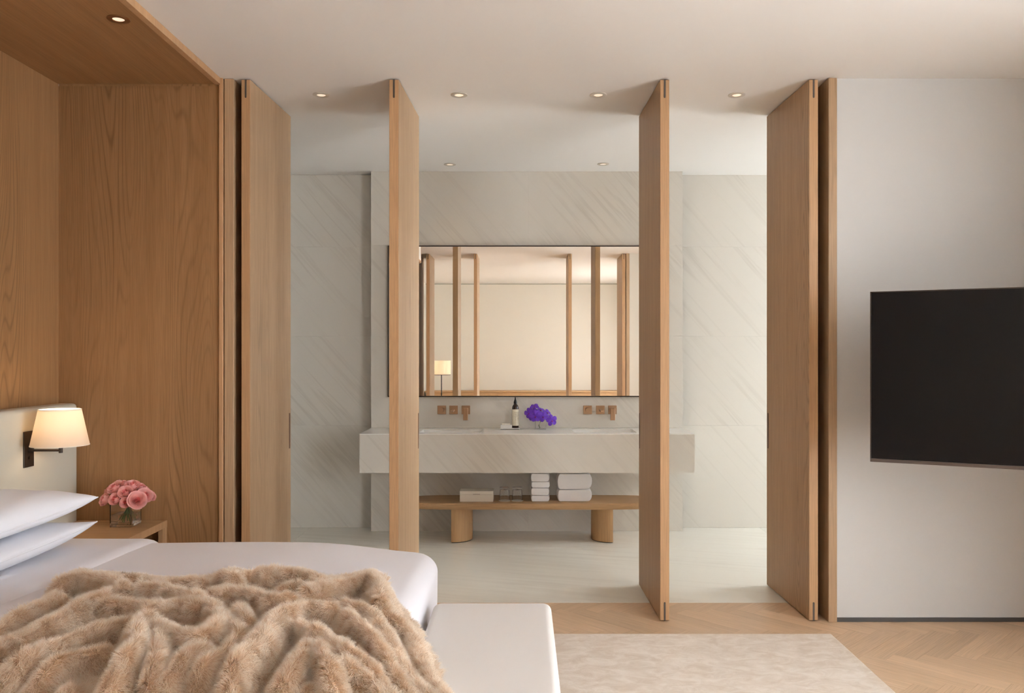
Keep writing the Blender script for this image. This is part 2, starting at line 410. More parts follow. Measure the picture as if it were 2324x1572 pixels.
# ------------------------------------------------------------------ pivot door panels
def door(n, px_near, px_far, side, thick, label, y0=YD, y1=YB, zt=ZC, xs=None):
    """side +1: visible broad face looks to +X (its near and far pixels are given), -1: to -X"""
    if xs is None: xn, xf = wx(px_near, 1), wx(px_far, 1.156)
    else: xn, xf = xs
    top, bot = zt - .006, .006
    a = Vector((xn, y0, 0)); b = Vector((xf, y1, 0)); d = (b - a).normalized(); nrm = Vector((-d.y, d.x, 0)) * side  # into the panel
    if (nrm.x > 0) == (side > 0): nrm = -nrm
    L = (b - a).length
    def P(u, v): return a + d * u + nrm * v
    rt = bpy.data.objects.new('door_%d' % n, None); COL.objects.link(rt); rt.location = (*P(L/2, thick/2).xy, 0); rt['kind'] = 'structure'; rt['label'] = label
    bm = BM()
    poly = [P(0, 0), P(L, 0), P(L, thick), P(0, thick)]
    prism(bm, [(p.x, p.y) for p in poly], bot, top)
    bmesh.ops.bevel(bm, geom=list(bm.edges), offset=.0025, segments=2, profile=.5, affect='EDGES')
    leaf = obj('leaf', bm, M['oak'], rt)
    # lipping: the solid edge strips at both ends
    for u0, u1, e in ((-.0012, .012, -1), (L - .012, L + .0012, 1)):
        q = [P(u0, .0022), P(u1, .0022), P(u1, thick - .0022), P(u0, thick - .0022)]
        obj('edge_strip', prism(BM(), [(p.x, p.y) for p in q], bot + .0025, top - .0025), M['oak_edge'], rt)
        us = -.003 if e < 0 else L + .003
        ue = .004 if e < 0 else L - .004
        for z0, z1, cap in ((top - .098, top, -1), (bot, bot + .098, 1)):
            m = .0048; c = thick/2
            bm = BM()
            zc = z0 + m if cap < 0 else z1 - m
            pts = [(c - m, z1 if cap < 0 else z0), (c + m, z1 if cap < 0 else z0)]
            for kk in range(9):
                an = PI * kk / 8
                pts.append((c + m*math.cos(an), zc + cap * m*math.sin(an)))
            f0 = [bm.verts.new((P(us, v).x, P(us, v).y, z)) for v, z in pts]; f1 = [bm.verts.new((P(ue, v).x, P(ue, v).y, z)) for v, z in pts]
            bm.faces.new(f0); bm.faces.new(f1[::-1])
            for i in range(len(pts)): bm.faces.new((f0[i], f0[(i+1) % len(pts)], f1[(i+1) % len(pts)], f1[i]))
            obj('pivot_channel', bm, M['pivot'], rt)
    # routed finger pulls near the bathroom end
    for v0, v1 in ((-.0012, .004), (thick - .004, thick + .0012)):
        q = [P(L - .037, v0), P(L - .016, v0), P(L - .016, v1), P(L - .037, v1)]
        pl = obj('pull_slot', prism(BM(), [(p.x, p.y) for p in q], CAMZ - 215*U*1.15, CAMZ - 135*U*1.15), M['pull'], rt)
    return rt
M['pivot'] = plain('pivot_grey_metal', lin(86, 78, 71), .5, .5, .2)
M['pull'] = plain('pull_recess_bronze', lin(88, 50, 20), .5, .4, .0)
door(1, 568, 660, 1, .0485, 'tall oak pivot door leaf nearest the bed, leftmost of the four')
door(2, 905, 951, 1, .052, 'tall oak pivot door leaf just left of the mirror')
door(3, 1498, 1450, -1, .050, 'tall oak pivot door leaf between mirror and right recess')
door(4, 1836, 1740, -1, .0495, 'tall oak pivot door leaf nearest the television, rightmost of the four')
r2 = 3.35; q = U * r2
yA, yB2 = YNEAR, YNEAR - .83
for n, (pa, sd, lb) in enumerate(((975, 1, 'rear oak pivot leaf seen at the far left of the mirror'), (1083, 1, 'rear oak pivot leaf seen left of centre in the mirror'),
                                  (1290, -1, 'rear oak pivot leaf seen right of centre in the mirror'), (1412, -1, 'rear oak pivot leaf seen at the far right of the mirror'))):
    x = (pa - VX) * q
    door(5 + n, 0, 0, sd, .06, lb, yB2, yA, ZH, (x, x))
xa, xb = (957 - VX)*q - .06, (1421 - VX)*q
struct('wall_partition_rear_left', bbox(XL, xa - .05, yB2, yA, 0, ZH), M['cream'], 'wall beside the rear doors on the left')
struct('wall_partition_rear_right', bbox(xb + .06, XR, yB2, yA, 0, ZH), M['cream'], 'wall beside the rear doors on the right')
struct('trim_10', bbox(xa - .05, xa, yB2 - .01, yA + .01, 0, ZH - .001), M['oak'], 'oak jamb of the rear doors on the left')
struct('trim_11', bbox(xb, xb + .06, yB2 - .01, yA + .01, 0, ZH - .001), M['oak'], 'oak jamb of the rear doors on the right')

# ------------------------------------------------------------------ downlights
M['ring'] = plain('downlight_ring', lin(200, 192, 180), .5)
def downlight(px, py, zc, label, group, power, ring=.048, mat=None, spot=True):
    r = (zc - CAMZ) / ((VY - py) * U); x, y = wx(px, r), r * D1
    rt = root('downlight', (x, y, zc), label, 'light', group)
    obj('trim_ring', lathe(BM(), [(ring, 0), (ring, -.003), (ring - .004, -.005), (ring*.55, -.004), (ring*.5, .0)], (x, y, zc), 36, True), mat or M['ring'], rt, smooth=40)
    obj('lens', lathe(BM(), [(.0, -.0015), (ring*.54, -.0015), (ring*.54, .0)], (x, y, zc), 36), M['lens'], rt, smooth=40)
    ld = bpy.data.lights.new('spot', 'SPOT'); ld.energy = power; ld.spot_size = math.radians(80); ld.spot_blend = .9; ld.color = (1, .80, .58); ld.shadow_soft_size = .03
    lo = bpy.data.objects.new('spot', ld); COL.objects.link(lo); lo.parent = rt; lo.location = (0, 0, -.012)
G = 'recessed ceiling downlights'
SP = 3
downlight(729, 215, ZC, 'round recessed downlight between the two left door leaves', G, SP)
downlight(1042, 215, ZC, 'round recessed downlight left of the middle of the door line', G, SP)
downlight(1358, 215, ZC, 'round recessed downlight right of the middle of the door line', G, SP)
downlight(1672, 215, ZC, 'round recessed downlight between the two right door leaves', G, SP)
downlight(1021, 373, ZC, 'small round downlight above the left basin', G, SP, .046)
downlight(1369, 372, ZC, 'small round downlight above the right basin', G, SP, .046)
M['bronze_ring'] = plain('bronze_ring', lin(120, 78, 44), .4, .5, .3)
downlight(269, 43, ZS + .004, 'bronze ringed downlight in the oak soffit', G, 2.5, .047, M['bronze_ring'])

# ------------------------------------------------------------------ headboard, bed, bedding
XH = wx(178, 1)
hb = root('headboard', ((XL + XH)/2, 3.2, 0), 'pale sage upholstered headboard along the oak wall', 'headboard')
obj('panel', bbox(XL + .001, XH, 1.0, YD - .003, .0, wz(914, 1), .022, 4), M['headb'], hb, smooth=40)
ZB = .60
BX0, BX1, BY0, BY1 = XH + .004, -.375, 2.0, 3.83
bed = root('bed', ((BX0 + BX1)/2, (BY0 + BY1)/2, 0), 'wide bed made up with a smooth white duvet', 'bed')
obj('base', bbox(BX0, BX1 - .12, BY0 + .1, BY1 - .1, .0125, .2, .01, 2), M['uphol'], bed, smooth=40)
def softblock(x0, x1, y0, y1, z0, z1, R, rv, nx=40, ny=40, crown=None):
    """soft block: rounded top edge R, rounded plan corners rv, open bottom rim closed flat"""
    V, F = [], []
    # plan outline as rounded rectangle, concentric rings to the centre
    def outline(inset):
        r = max(rv - inset, .02); a0, a1, b0, b1 = x0 + inset, x1 - inset, y0 + inset, y1 - inset
        pts = []
        for (cx, cyy, s) in ((a1 - r, b1 - r, 0), (a0 + r, b1 - r, 1), (a0 + r, b0 + r, 2), (a1 - r, b0 + r, 3)):
            for k in range(9):
                an = PI/2 * (s + k/8); pts.append((cx + r*math.cos(an), cyy + r*math.sin(an)))
        # densify sides
        out = []
        for i in range(len(pts)):
            p, q = pts[i], pts[(i+1) % len(pts)]; out.append(p)
            if (i + 1) % 9 == 0:
                n = 24
                for k in range(1, n): out.append((p[0]+(q[0]-p[0])*k/n, p[1]+(q[1]-p[1])*k/n))
        return out
    rings = []
    rings.append([(x, y, z0) for x, y in outline(0.012)])
    for f in (.0, .3, .6, .85): rings.append([(x, y, z0 + .02 + (z1 - R - z0 - .02)*f) for x, y in outline(.004*(1 - f))])
    for k in range(0, 9):
        an = PI/2 * k/8
        rings.append([(x, y, z1 - R + R*math.sin(an)) for x, y in outline(R*(1 - math.cos(an)))])
    base = outline(R); cx, cyy = (x0+x1)/2, (y0+y1)/2
    for f in (.9, .75, .6, .45, .3, .15, .05): rings.append([(cx + (x-cx)*f, cyy + (y-cyy)*f, z1) for x, y in base])
    n = len(rings[0])
    for rg in rings: V += rg
    for k in range(len(rings) - 1):
        for i in range(n): F.append((k*n + i, k*n + (i+1) % n, (k+1)*n + (i+1) % n, (k+1)*n + i))
    F.append(tuple(range(n))[::-1]); F.append(tuple((len(rings)-1)*n + i for i in range(n)))
    if crown: V = [crown(*v) for v in V]
    return V, F
def ss(a, b, x):
    t = min(max((x - a)/(b - a), 0), 1); return t*t*(3 - 2*t)
def bed_top_drop(x): return .045 * ss(BX1 - .62, BX1, x)**1.3
def bed_crown(x, y, z):
    k = ss(.2, ZB, z)
    return (x, y, z - bed_top_drop(x)*k - .012*k*ss(BY1 - .35, BY1, y) + .003*k*math.sin(5*x + 2*y))
V, F = softblock(BX0, BX1, BY0, BY1, .14, ZB, .085, .11, crown=bed_crown)
obj_d = grid_obj('duvet', V, F, M['duvet'], bed)
V, F = softblock(BX0 + .002, -1.62, BY0 - .012, BY1 + .012, .30, ZB + .018, .085, .05, crown=bed_crown)
V = [(x + (-.11*ss(3.7, 2.2, y) if x > -1.9 else 0), y, z) for x, y, z in V]
V = [(x, y, z) for x, y, z in V]
grid_obj('turned_down_sheet', V, F, M['duvet'], bed)

def pillow(name, cx, cyy, cz, a, b, T, Tb, label, tilt=0, seed=0):
    n = 36; rnd = random.Random(seed); ph = rnd.random()*6
    V, F = [], []
    def pt(u, v, s):
        fu, fv = 1 - abs(u)**2.6, 1 - abs(v)**2.6
        x = a*u*(1 - .085*(1 - v*v)*abs(u)**1.5); y = b*v*(1 - .05*(1 - u*u)*abs(v)**1.5)
        th = T*max(fu, 0)**.42*max(fv, 0)**.4
        w = .004*math.sin(9*u + 4*v + ph)*fu*fv + .005*math.sin(23*v + 7*u*u + ph)*(1 - fu)*fv*(1 - abs(u))
        z = s*th*(1 if s > 0 else Tb/T) + w*(1 if s > 0 else .3)
        z += .018*(abs(u)*abs(v))**3
        return (cx + x, cyy + y, cz + z + tilt*u)
    for s in (1, -1):
        off = len(V)
        for i in range(n+1):
            for j in range(n+1): V.append(pt(math.sin(PI/2*(-1 + 2*i/n)), math.sin(PI/2*(-1 + 2*j/n)), s))
        for i in range(n):
            for j in range(n):
                q = (off + i*(n+1)+j, off + (i+1)*(n+1)+j, off + (i+1)*(n+1)+j+1, off + i*(n+1)+j+1)
                F.append(q if s > 0 else q[::-1])
    rt = root(name, (cx, cyy, cz - Tb), label, 'pillow', 'pillows stacked against the headboard')
    bm = BM(); vs = [bm.verts.new(v) for v in V]
    for f in F: bm.faces.new([vs[i] for i in f])
    bmesh.ops.remove_doubles(bm, verts=bm.verts, dist=.0004)
    obj('pillowcase', bm, M['linen'], rt, smooth=180)
    # seam flange round the edge
    rim = []
    ring = [pt(math.sin(PI/2*(-1+2*i/n)), -1, 1) for i in range(n)] + [pt(1, math.sin(PI/2*(-1+2*i/n)), 1) for i in range(n)] + \
           [pt(math.sin(PI/2*(1-2*i/n)), 1, 1) for i in range(n)] + [pt(-1, math.sin(PI/2*(1-2*i/n)), 1) for i in range(n)]
    bm = BM(); tube(bm, ring + ring[:1], .0028, 6)
    obj('piped_seam', bm, M['linen'], rt, smooth=180)
XP = wx(215, .8)
pillow('pillow', (XP + XH + .01)/2, 3.13, .692, (XP - XH - .01)/2, .49, .046, .069, 'white cotton pillow lying at the bottom of the stack on the bed', seed=1)
pillow('pillow.001', (XP + XH + .014)/2, 3.13, .797, (XP - XH - .008)/2, .49, .092, .052, 'white cotton pillow lying on top of the stack by the headboard', seed=2)

# upholstered bench at the foot of the bed
fb = root('footboard_bench', (-.119, 2.5, 0), 'ivory upholstered bench at the foot of the bed', 'bench')
V, F = softblock(wx(984, .738), wx(1251, .738), 1.6, 3.335, .075, .45, .028, .035)
grid_obj('seat_block', V, F, M['uphol'], fb)
obj('plinth', bbox(-.32, .08, 1.66, 3.28, .0125, .078), M['dark_metal'], fb)

# rug
rug = NT('silk_rug'); rug.rough(.75, .25); v = rug.coord(False)
n1 = rug.noise(rug.mapping(v, scale=(1, 1.6, 1)), 9, 6, .7, .8); n2 = rug.noise(v, 300, 3)
c = rug.mix(rug.ramp(n1, [(.38, (0, 0, 0)), (.62, (1, 1, 1))]), lin(220, 203, 185), lin(243, 232, 220))
rug.col(rug.mix(rug.math('MULTIPLY', n2, .35), c, lin(214, 198, 180))); rug.bump(rug.math('ADD', n2, rug.math('MULTIPLY', n1, 3)), .5, .003)
rug.p.inputs['Sheen Weight'].default_value = .3
RX1, RY1 = wx(1886, .9485), 4.27
rr = root('rug', (0, 3, 0), 'pale beige mottled silky rug on the herringbone floor', 'rug')
bm = BM(); box(bm, -1.5, RX1, .9, RY1, 0, .012); bmesh.ops.subdivide_edges(bm, edges=bm.edges, cuts=3)
obj('pile', bbox(-1.5, RX1, .9, RY1, .0005, .0125, .004, 2), rug.m, rr); bm.free()
hem = BM(); tube(hem, [(-1.5, .9, .005), (RX1, .9, .005), (RX1, RY1, .005), (-1.5, RY1, .005), (-1.5, .9, .005)], .0048, 8)
obj('bound_edge', hem, plain('rug_binding', lin(222, 208, 192), .8, .2), rr)

# nightstand
NZ = wz(1179.5, 1); NX = wx(379.5, 1); NY0 = 3.93
ns = root('nightstand', ((XH + NX)/2, 4.2, 0), 'low open oak nightstand between bed and alcove panel', 'nightstand')
obj('top', bbox(XH + .002, NX, NY0, YD - .004, NZ - .037, NZ, .0015, 1), M['oak_x'], ns)
obj('edge_strip', bbox(NX - .001, NX + .0012, NY0, YD - .004, NZ - .0365, NZ - .0005), M['oak_edge'], ns)
obj('side_panel', bbox(NX - .022, NX, YD - .06, YD - .004, 0, NZ - .0375), M['oak_edge'], ns)
obj('side_panel', bbox(NX - .022, NX, NY0, NY0 + .022, 0, NZ - .0375), M['oak_edge'], ns)
obj('side_panel', bbox(XH + .002, XH + .024, NY0, YD - .004, 0, NZ - .0375), M['oak_edge'], ns)
obj('back_panel', bbox(XH + .03, NX - .025, YD - .026, YD - .005, .03, NZ - .038), M['oak_alc'], ns)
obj('shelf', bbox(XH + .025, NX - .001, NY0 + .023, YD - .027, .14, .165), M['oak_x'], ns)

# wall sconce
SY = .898 * D1; sx = wx(136, .898); dz = U * .898
sc = root('wall_sconce', (XH, SY, .88), 'swing arm wall lamp with white tapered shade on the headboard', 'lamp')
pz0, pz1 = wz(1062, .889), wz(980, .889)
obj('back_plate', bbox(XH, XH + .006, .889*D1, .907*D1, pz0, pz1, .001, 1), M['dark_metal'], sc)
az = wz(1021.5, .898)
arm = BM(); tube(arm, [(XH + .004, SY, az), (sx + .004, SY, az)], .0062, 12)
a_ = obj('arm', arm, M['dark_metal'], sc, smooth=40)
kb = BM(); cyl(kb, (XH + .004, SY, az), .014, .022, 16, .010, 'X'); obj('joint', kb, M['dark_metal'], a_, smooth=40); kb = BM(); cyl(kb, (sx + .004, SY, az - .012), .009, .026, 16)
obj('joint', kb, M['dark_metal'], a_, smooth=40)
st = BM(); tube(st, [(sx + .004, SY, az), (sx + .001, SY, az + .03), (sx, SY, az + .06)], .005, 10); obj('stem', st, M['dark_metal'], sc)
sw = BM(); cyl(sw, (XH + .005, SY, pz0 + .044), .009, .007, 16, .008, 'X'); obj('switch', sw, M['dark_metal'], sc, smooth=40)
s0, s1 = wz(1009.5, .898), wz(929, .898); rb, rt_ = 60.5*dz, 44*dz
sh = obj('shade', lathe(BM(), [(rb, s0), (rt_, s1), (rt_ - .0025, s1), (rb - .0025, s0)], (sx, SY, 0), 56, True), M['shade'], sc, smooth=40)
for nm, rr_, zz in (('rim', rb, s0), ('rim', rt_, s1)):
    obj(nm, lathe(BM(), [(rr_ + .0008, zz - .002), (rr_ + .0008, zz + .002), (rr_ - .003, zz + .002), (rr_ - .003, zz - .002)], (sx, SY, 0), 56, True), plain('shade_rim', lin(250, 244, 232), .7), sh)
spd = BM()
for an in (0, 2*PI/3, 4*PI/3): tube(spd, [(sx, SY, s0 + .03), (sx + (rb - .012)*math.cos(an), SY + (rb - .012)*math.sin(an), s0 + .03)], .0016, 6)
obj('shade_carrier', spd, M['dark_metal'], sc)
obj('bulb', lathe(BM(), [(.0, .0), (.012, .004), (.02, .03), (.026, .05), (.02, .072), (0, .08)], (sx, SY, s0 + .035), 20), M['bulb'], sc, smooth=180)
ld = bpy.data.lights.new('bulb_light', 'POINT'); ld.energy = 1.15; ld.color = (1, .85, .68); ld.shadow_soft_size = .035
lo = bpy.data.objects.new('bulb_light', ld); COL.objects.link(lo); lo.parent = sc; lo.location = (sx - XH, 0, s0 + .13 - .88)

# ------------------------------------------------------------------ roses in a square vase
def glass_box(x0, x1, y0, y1, z0, z1, th, base):
    bm = BM(); o = [bm.verts.new(p) for p in ((x0,y0,z0),(x1,y0,z0),(x1,y1,z0),(x0,y1,z0),(x0,y0,z1),(x1,y0,z1),(x1,y1,z1),(x0,y1,z1))]
    i = [bm.verts.new(p) for p in ((x0+th,y0+th,z0+base),(x1-th,y0+th,z0+base),(x1-th,y1-th,z0+base),(x0+th,y1-th,z0+base),(x0+th,y0+th,z1),(x1-th,y0+th,z1),(x1-th,y1-th,z1),(x0+th,y1-th,z1))]
    bm.faces.new((o[3],o[2],o[1],o[0])); bm.faces.new(i[:4])
    for k in range(4):
        l = (k+1) % 4
        bm.faces.new((o[k],o[l],o[l+4],o[k+4])); bm.faces.new((i[l],i[k],i[k+4],i[l+4])); bm.faces.new((o[k+4],o[l+4],i[l+4],i[k+4]))
    bmesh.ops.bevel(bm, geom=list(bm.edges), offset=.0012, segments=1, affect='EDGES')
    return bm
VX0, VX1, VY0, VY1 = wx(249, .957), wx(298, .957), 4.305, 4.42
vz0, vz1 = NZ + .0006, NZ + .13
vs_ = root('vase', ((VX0+VX1)/2, (VY0+VY1)/2, NZ), 'square clear glass vase of pink roses on the nightstand', 'vase')
obj('glass_body', glass_box(VX0, VX1, VY0, VY1, vz0, vz1, .004, .012), M['glass'], vs_)
obj('water', bbox(VX0 + .0044, VX1 - .0044, VY0 + .0044, VY1 - .0044, vz0 + .0125, vz0 + .062), M['water'], vs_)
def petal_mat(name, a, b):
    t = NT(name); t.n.remove(t.p); v = t.coord(True); n = t.noise(v, 60, 3); c = t.mix(n, a, b)
    d = t.add('ShaderNodeBsdfDiffuse'); q = t.add('ShaderNodeBsdfTranslucent'); t.link(c, d.inputs[0]); t.link(c, q.inputs[0])
    mx = t.add('ShaderNodeMixShader'); mx.inputs[0].default_value = .3
    t.link(d.outputs[0], mx.inputs[1]); t.link(q.outputs[0], mx.inputs[2]); t.link(mx.outputs[0], t.n['Material Output'].inputs[0])
    return t.m
M['rose_petal'] = petal_mat('pink_petal', lin(252, 190, 188), lin(255, 222, 218))
M['rose_core'] = petal_mat('deep_pink_petal', lin(246, 150, 150), lin(250, 186, 182))
def rose_mesh(seed, R, Hh, opening):
    rnd = random.Random(seed); bm = BM()
    layers = [(.14, 3, .95, .05), (.30, 3, .98, .12), (.46, 4, 1.0, .22), (.64, 5, .96, .36), (.82, 5, .86, .55), (1.0, 5, .72, .8)]
    for li, (rf, n, hf, flare) in enumerate(layers):
        a0 = rnd.random()*6
        for k in range(n):
            ac = a0 + 2*PI*k/n + rnd.uniform(-.12, .12); half = PI/n*1.28
            ns_, nt = 6, 6; rows = []
            hj = hf*rnd.uniform(.94, 1.05)
            for j in range(nt + 1):
                t = j/nt; row = []
                for i in range(ns_ + 1):
                    s = -1 + 2*i/ns_
                    hh = Hh*hj*(1 - .22*s*s*t)*t
                    rad = R*rf*(.35 + .65*math.sin(min(t*1.25, 1)*PI/2)) + R*flare*opening*.42*max(0, t - .55)**1.6*3.0*(1 - .3*s*s)
                    if li >= 3 and j == nt: hh -= Hh*.05*flare
                    rad *= 1 + .05*s
                    an = ac + s*half*(.55 + .45*min(1, t*1.6))
                    row.append(bm.verts.new((rad*math.cos(an), rad*math.sin(an), hh - Hh*.55)))
                rows.append(row)
            for j in range(nt):
                for i in range(ns_):
                    f = bm.faces.new((rows[j][i], rows[j][i+1], rows[j+1][i+1], rows[j+1][i])); f.material_index = 1 if li < 2 else 0
    me = bpy.data.meshes.new('rose_bloom'); bm.to_mesh(me); bm.free()
    me.polygons.foreach_set('use_smooth', [True]*len(me.polygons))
    me.materials.append(M['rose_petal']); me.materials.append(M['rose_core'])
    return me
RM = [rose_mesh(s, 1.0, 1.55, o) for s, o in ((1, 1.0), (2, .6), (3, .85))]
def zoomp(zx, zy): return 180 + zx/9.245, 1060 + zy/9.245
bind = Vector(((VX0+VX1)/2 + .012, (VY0+VY1)/2, vz1 - .018))
domec = Vector(((VX0+VX1)/2 + .01, (VY0+VY1)/2, vz1 - .055))
ROSES = [(530, 680, 240, 4.30, 1, 'at the left end of the bouquet'), (752, 665, 235, 4.27, 1, 'in the front row second from left, above the vase edge'),
         (965, 742, 195, 4.255, 1, 'small and lowest at the front centre over the stems'), (1212, 692, 300, 4.265, 0, 'largest and fully open at the front right'),
         (1372, 590, 265, 4.31, 2, 'right of the largest open rose'), (1490, 600, 210, 4.36, 1, 'at the right end of the bouquet'),
         (740, 430, 250, 4.315, 0, 'open in the upper row on the left'), (965, 520, 240, 4.285, 2, 'in the very middle of the bouquet'),
         (920, 340, 170, 4.36, 1, 'small at the top of the bouquet left of the peak'), (1105, 375, 240, 4.335, 2, 'at the peak of the bouquet'),
         (1275, 410, 190, 4.36, 1, 'upper right below the peak'), (610, 480, 190, 4.37, 1, 'half hidden on the upper left behind the open one'),
         (1100, 520, 190, 4.31, 1, 'between the middle rose and the right hand row'), (800, 330, 170, 4.42, 1, 'peeking out behind at the upper left'),
         (1180, 330, 170, 4.42, 1, 'peeking out behind the peak on the right'), (1400, 470, 170, 4.42, 1, 'peeking out behind at the upper right')]
for n, (zx, zy, dm, y, mi, lab) in enumerate(ROSES):
    px, py = zoomp(zx, zy); r = y/D1; c = Vector((wx(px, r), y, wz(py, r))); R = dm/9.245*U*r/2*1.06
    d = (c - domec).normalized(); d.y -= .35; d.normalize()
    rt = root('rose', c, 'pink rose %s' % lab, 'rose', 'pink roses in the square vase')
    o = bpy.data.objects.new('bloom', RM[mi]); COL.objects.link(o); o.parent = rt
    o.rotation_euler = d.to_track_quat('Z', 'Y').to_euler(); o.scale = (R, R, R*.86)
    tail = c - d*R*.8
    ang = 2.4*n; foot = Vector((bind.x + .036*math.cos(ang)*(1 if n % 3 else .5), bind.y + .034*math.sin(ang), vz0 + .02 + .012*(n % 3)))
    b = bind + Vector((.011*math.cos(ang + PI), .011*math.sin(ang + PI), 0))
    bm = BM(); pts = []
    for k in range(9):
        t = k/8; pts.append(tail*(1-t)**2 + b*2*t*(1-t) + (b*.6 + foot*.4)*t*t if k < 4 else b.lerp(foot, (k-3)/5))
    tube(bm, pts, .0024, 7); obj('stem', bm, M['stem'], rt, smooth=180)
    bm = BM()
    for k in range(5):   # sepals
        an = 2*PI*k/5 + n; qd = d.to_track_quat('Z', 'Y')
        p0 = c - d*R*.72; e = qd @ Vector((math.cos(an), math.sin(an), -.35)); s = qd @ Vector((-math.sin(an), math.cos(an), 0))
        a1, a2, a3, a4 = [bm.verts.new(q) for q in (p0 - d*.002, p0 + e*R*.35 + s*R*.1, p0 + e*R*.75, p0 + e*R*.35 - s*R*.1)]
        bm.faces.new((a1, a2, a3, a4))
    obj('sepals', bm, M['leaf'], rt)

# ------------------------------------------------------------------ television on a swing bracket
ang = math.radians(27.3); tvx, tvy = wx(1975, .91), .91*D1
tz0, tz1 = wz(1047, .91), wz(662, .91); TW = 1.46
tv = root('television', (tvx, tvy, 0), 'large black flat television swung out from the wall', 'television', rz=-ang)
tv.location.z = tz0
H = tz1 - tz0
obj('housing', bbox(0, TW, .004, .045, 0, H, .003, 2), M['black'], tv, local=True)
obj('screen', bbox(.006, TW - .006, -.0005, .0045, .018, H - .006), M['screen'], tv, local=True)
obj('bottom_bezel', bbox(0, TW, -.004, .0042, 0, .0165, .001, 1), plain('grey_bezel', lin(96, 88, 84), .35, .5, .7), tv, local=True)
fr = BM(); box(fr, 0, .005, -.002, .004, .017, H); box(fr, TW - .005, TW, -.002, .004, .017, H); box(fr, .005, TW - .005, -.002, .004, H - .005, H)
obj('frame', fr, M['dark_metal'], tv, local=True)
bk = BM(); cA, sA = math.cos(ang), math.sin(ang)
def loc(x, y, z): dx, dy = x - tvx, y - tvy; return (cA*dx - sA*dy, sA*dx + cA*dy, z - tz0)
mid = (TW/2, .07, H/2)
wl = loc(2.35, YD - .001, tz0 + H/2)
tube(bk, [mid, ((mid[0] + wl[0])/2 + .12, (mid[1] + wl[1])/2, H/2), wl], .02, 10); box(bk, TW/2 - .2, TW/2 + .2, .045, .07, H/2 - .2, H/2 + .2)
obj('swing_bracket', bk, M['dark_metal'], tv, local=True)

# ------------------------------------------------------------------ bathroom: vanity, mirror, taps
YV = D1 * 1.403; VZ1 = wz(984, 1.403); VZ0 = wz(1073, 1.403); YW = YCOL - .001
B = [(wx(957, 1.46) , wx(1094.5, 1.487)), (wx(1297, 1.487), wx(1446, 1.425))]; bf, bb = 4.5*.6/(179*U)*1.0, 4.5*.6/(171.5*U)
bf, bb = YV + .10, YV + .385
va = root('vanity', ((XC0+XC1)/2, (YV+YW)/2, VZ0), 'long floating white marble vanity with two basins', 'vanity')
bm = BM(); xs = [XC0, B[0][0], B[0][1], B[1][0], B[1][1], XC1]; yy = [YV, bf, bb, YW]
vt = {}
def vtx(x, y, z):
    k = (round(x, 5), round(y, 5), round(z, 5))
    if k not in vt: vt[k] = bm.verts.new((x, y, z))
    return vt[k]
obj('apron', bbox(XC0, XC1, YV, YW, VZ0, VZ1 - .0062, .0012, 1), M['marble'], va)
for i in range(5):
    for j in range(3):
        if j == 1 and i in (1, 3): continue
        for z in (VZ1, VZ1 - .006):
            q = [vtx(xs[i], yy[j], z), vtx(xs[i+1], yy[j], z), vtx(xs[i+1], yy[j+1], z), vtx(xs[i], yy[j+1], z)]
            bm.faces.new(q if z == VZ1 else q[::-1])
for e in [e for e in bm.edges if e.is_boundary and abs(e.verts[0].co.z - VZ1) < 1e-4]:
    a, b = e.verts[0].co.copy(), e.verts[1].co.copy()
    bm.faces.new((vtx(a.x, a.y, a.z), vtx(b.x, b.y, b.z), vtx(b.x, b.y, VZ1 - .006), vtx(a.x, a.y, VZ1 - .006)))
obj('counter_top', bm, M['marble_top'], va)
va_ap = bpy.data.objects['apron']
# hollow the apron under the basins: build it from four walls instead of a solid
me = va_ap.data; bm = BM(); t_ = .02
box(bm, XC0, XC1, YV, YV + t_, VZ0, VZ1 - .006); box(bm, XC0, XC1, YW - t_, YW, VZ0, VZ1 - .006)
box(bm, XC0, XC0 + t_, YV + t_, YW - t_, VZ0, VZ1 - .006); box(bm, XC1 - t_, XC1, YV + t_, YW - t_, VZ0, VZ1 - .006)
box(bm, XC0 + t_, XC1 - t_, YV + t_, YW - t_, VZ0, VZ0 + t_)
bmesh.ops.translate(bm, verts=bm.verts, vec=-origin(va)); bm.to_mesh(me); bm.free()
for (x0, x1) in B:
    bm = BM(); e = .012; zt = VZ1 - .006; zb = VZ1 - .15
    o = [bm.verts.new(p) for p in ((x0 - e, bf - e, zt), (x1 + e, bf - e, zt), (x1 + e, bb + e, zt), (x0 - e, bb + e, zt))]
    i = [bm.verts.new(p) for p in ((x0, bf, zt), (x1, bf, zt), (x1, bb, zt), (x0, bb, zt))]
    l = [bm.verts.new(p) for p in ((x0 + .03, bf + .02, zb), (x1 - .03, bf + .02, zb), (x1 - .03, bb - .02, zb + .0), (x0 + .03, bb - .02, zb))]
    for k in range(4):
        m = (k+1) % 4; bm.faces.new((o[k], o[m], i[m], i[k])); bm.faces.new((i[k], i[m], l[m], l[k]))
    bm.faces.new(l)
    ba = obj('basin', bm, M['ceramic'], va)
    obj('drain', lathe(BM(), [(0, .002), (.022, .002), (.024, 0)], ((x0+x1)/2, (bf+bb)/2, zb + .0005), 20), M['rose_metal'], ba, smooth=40)
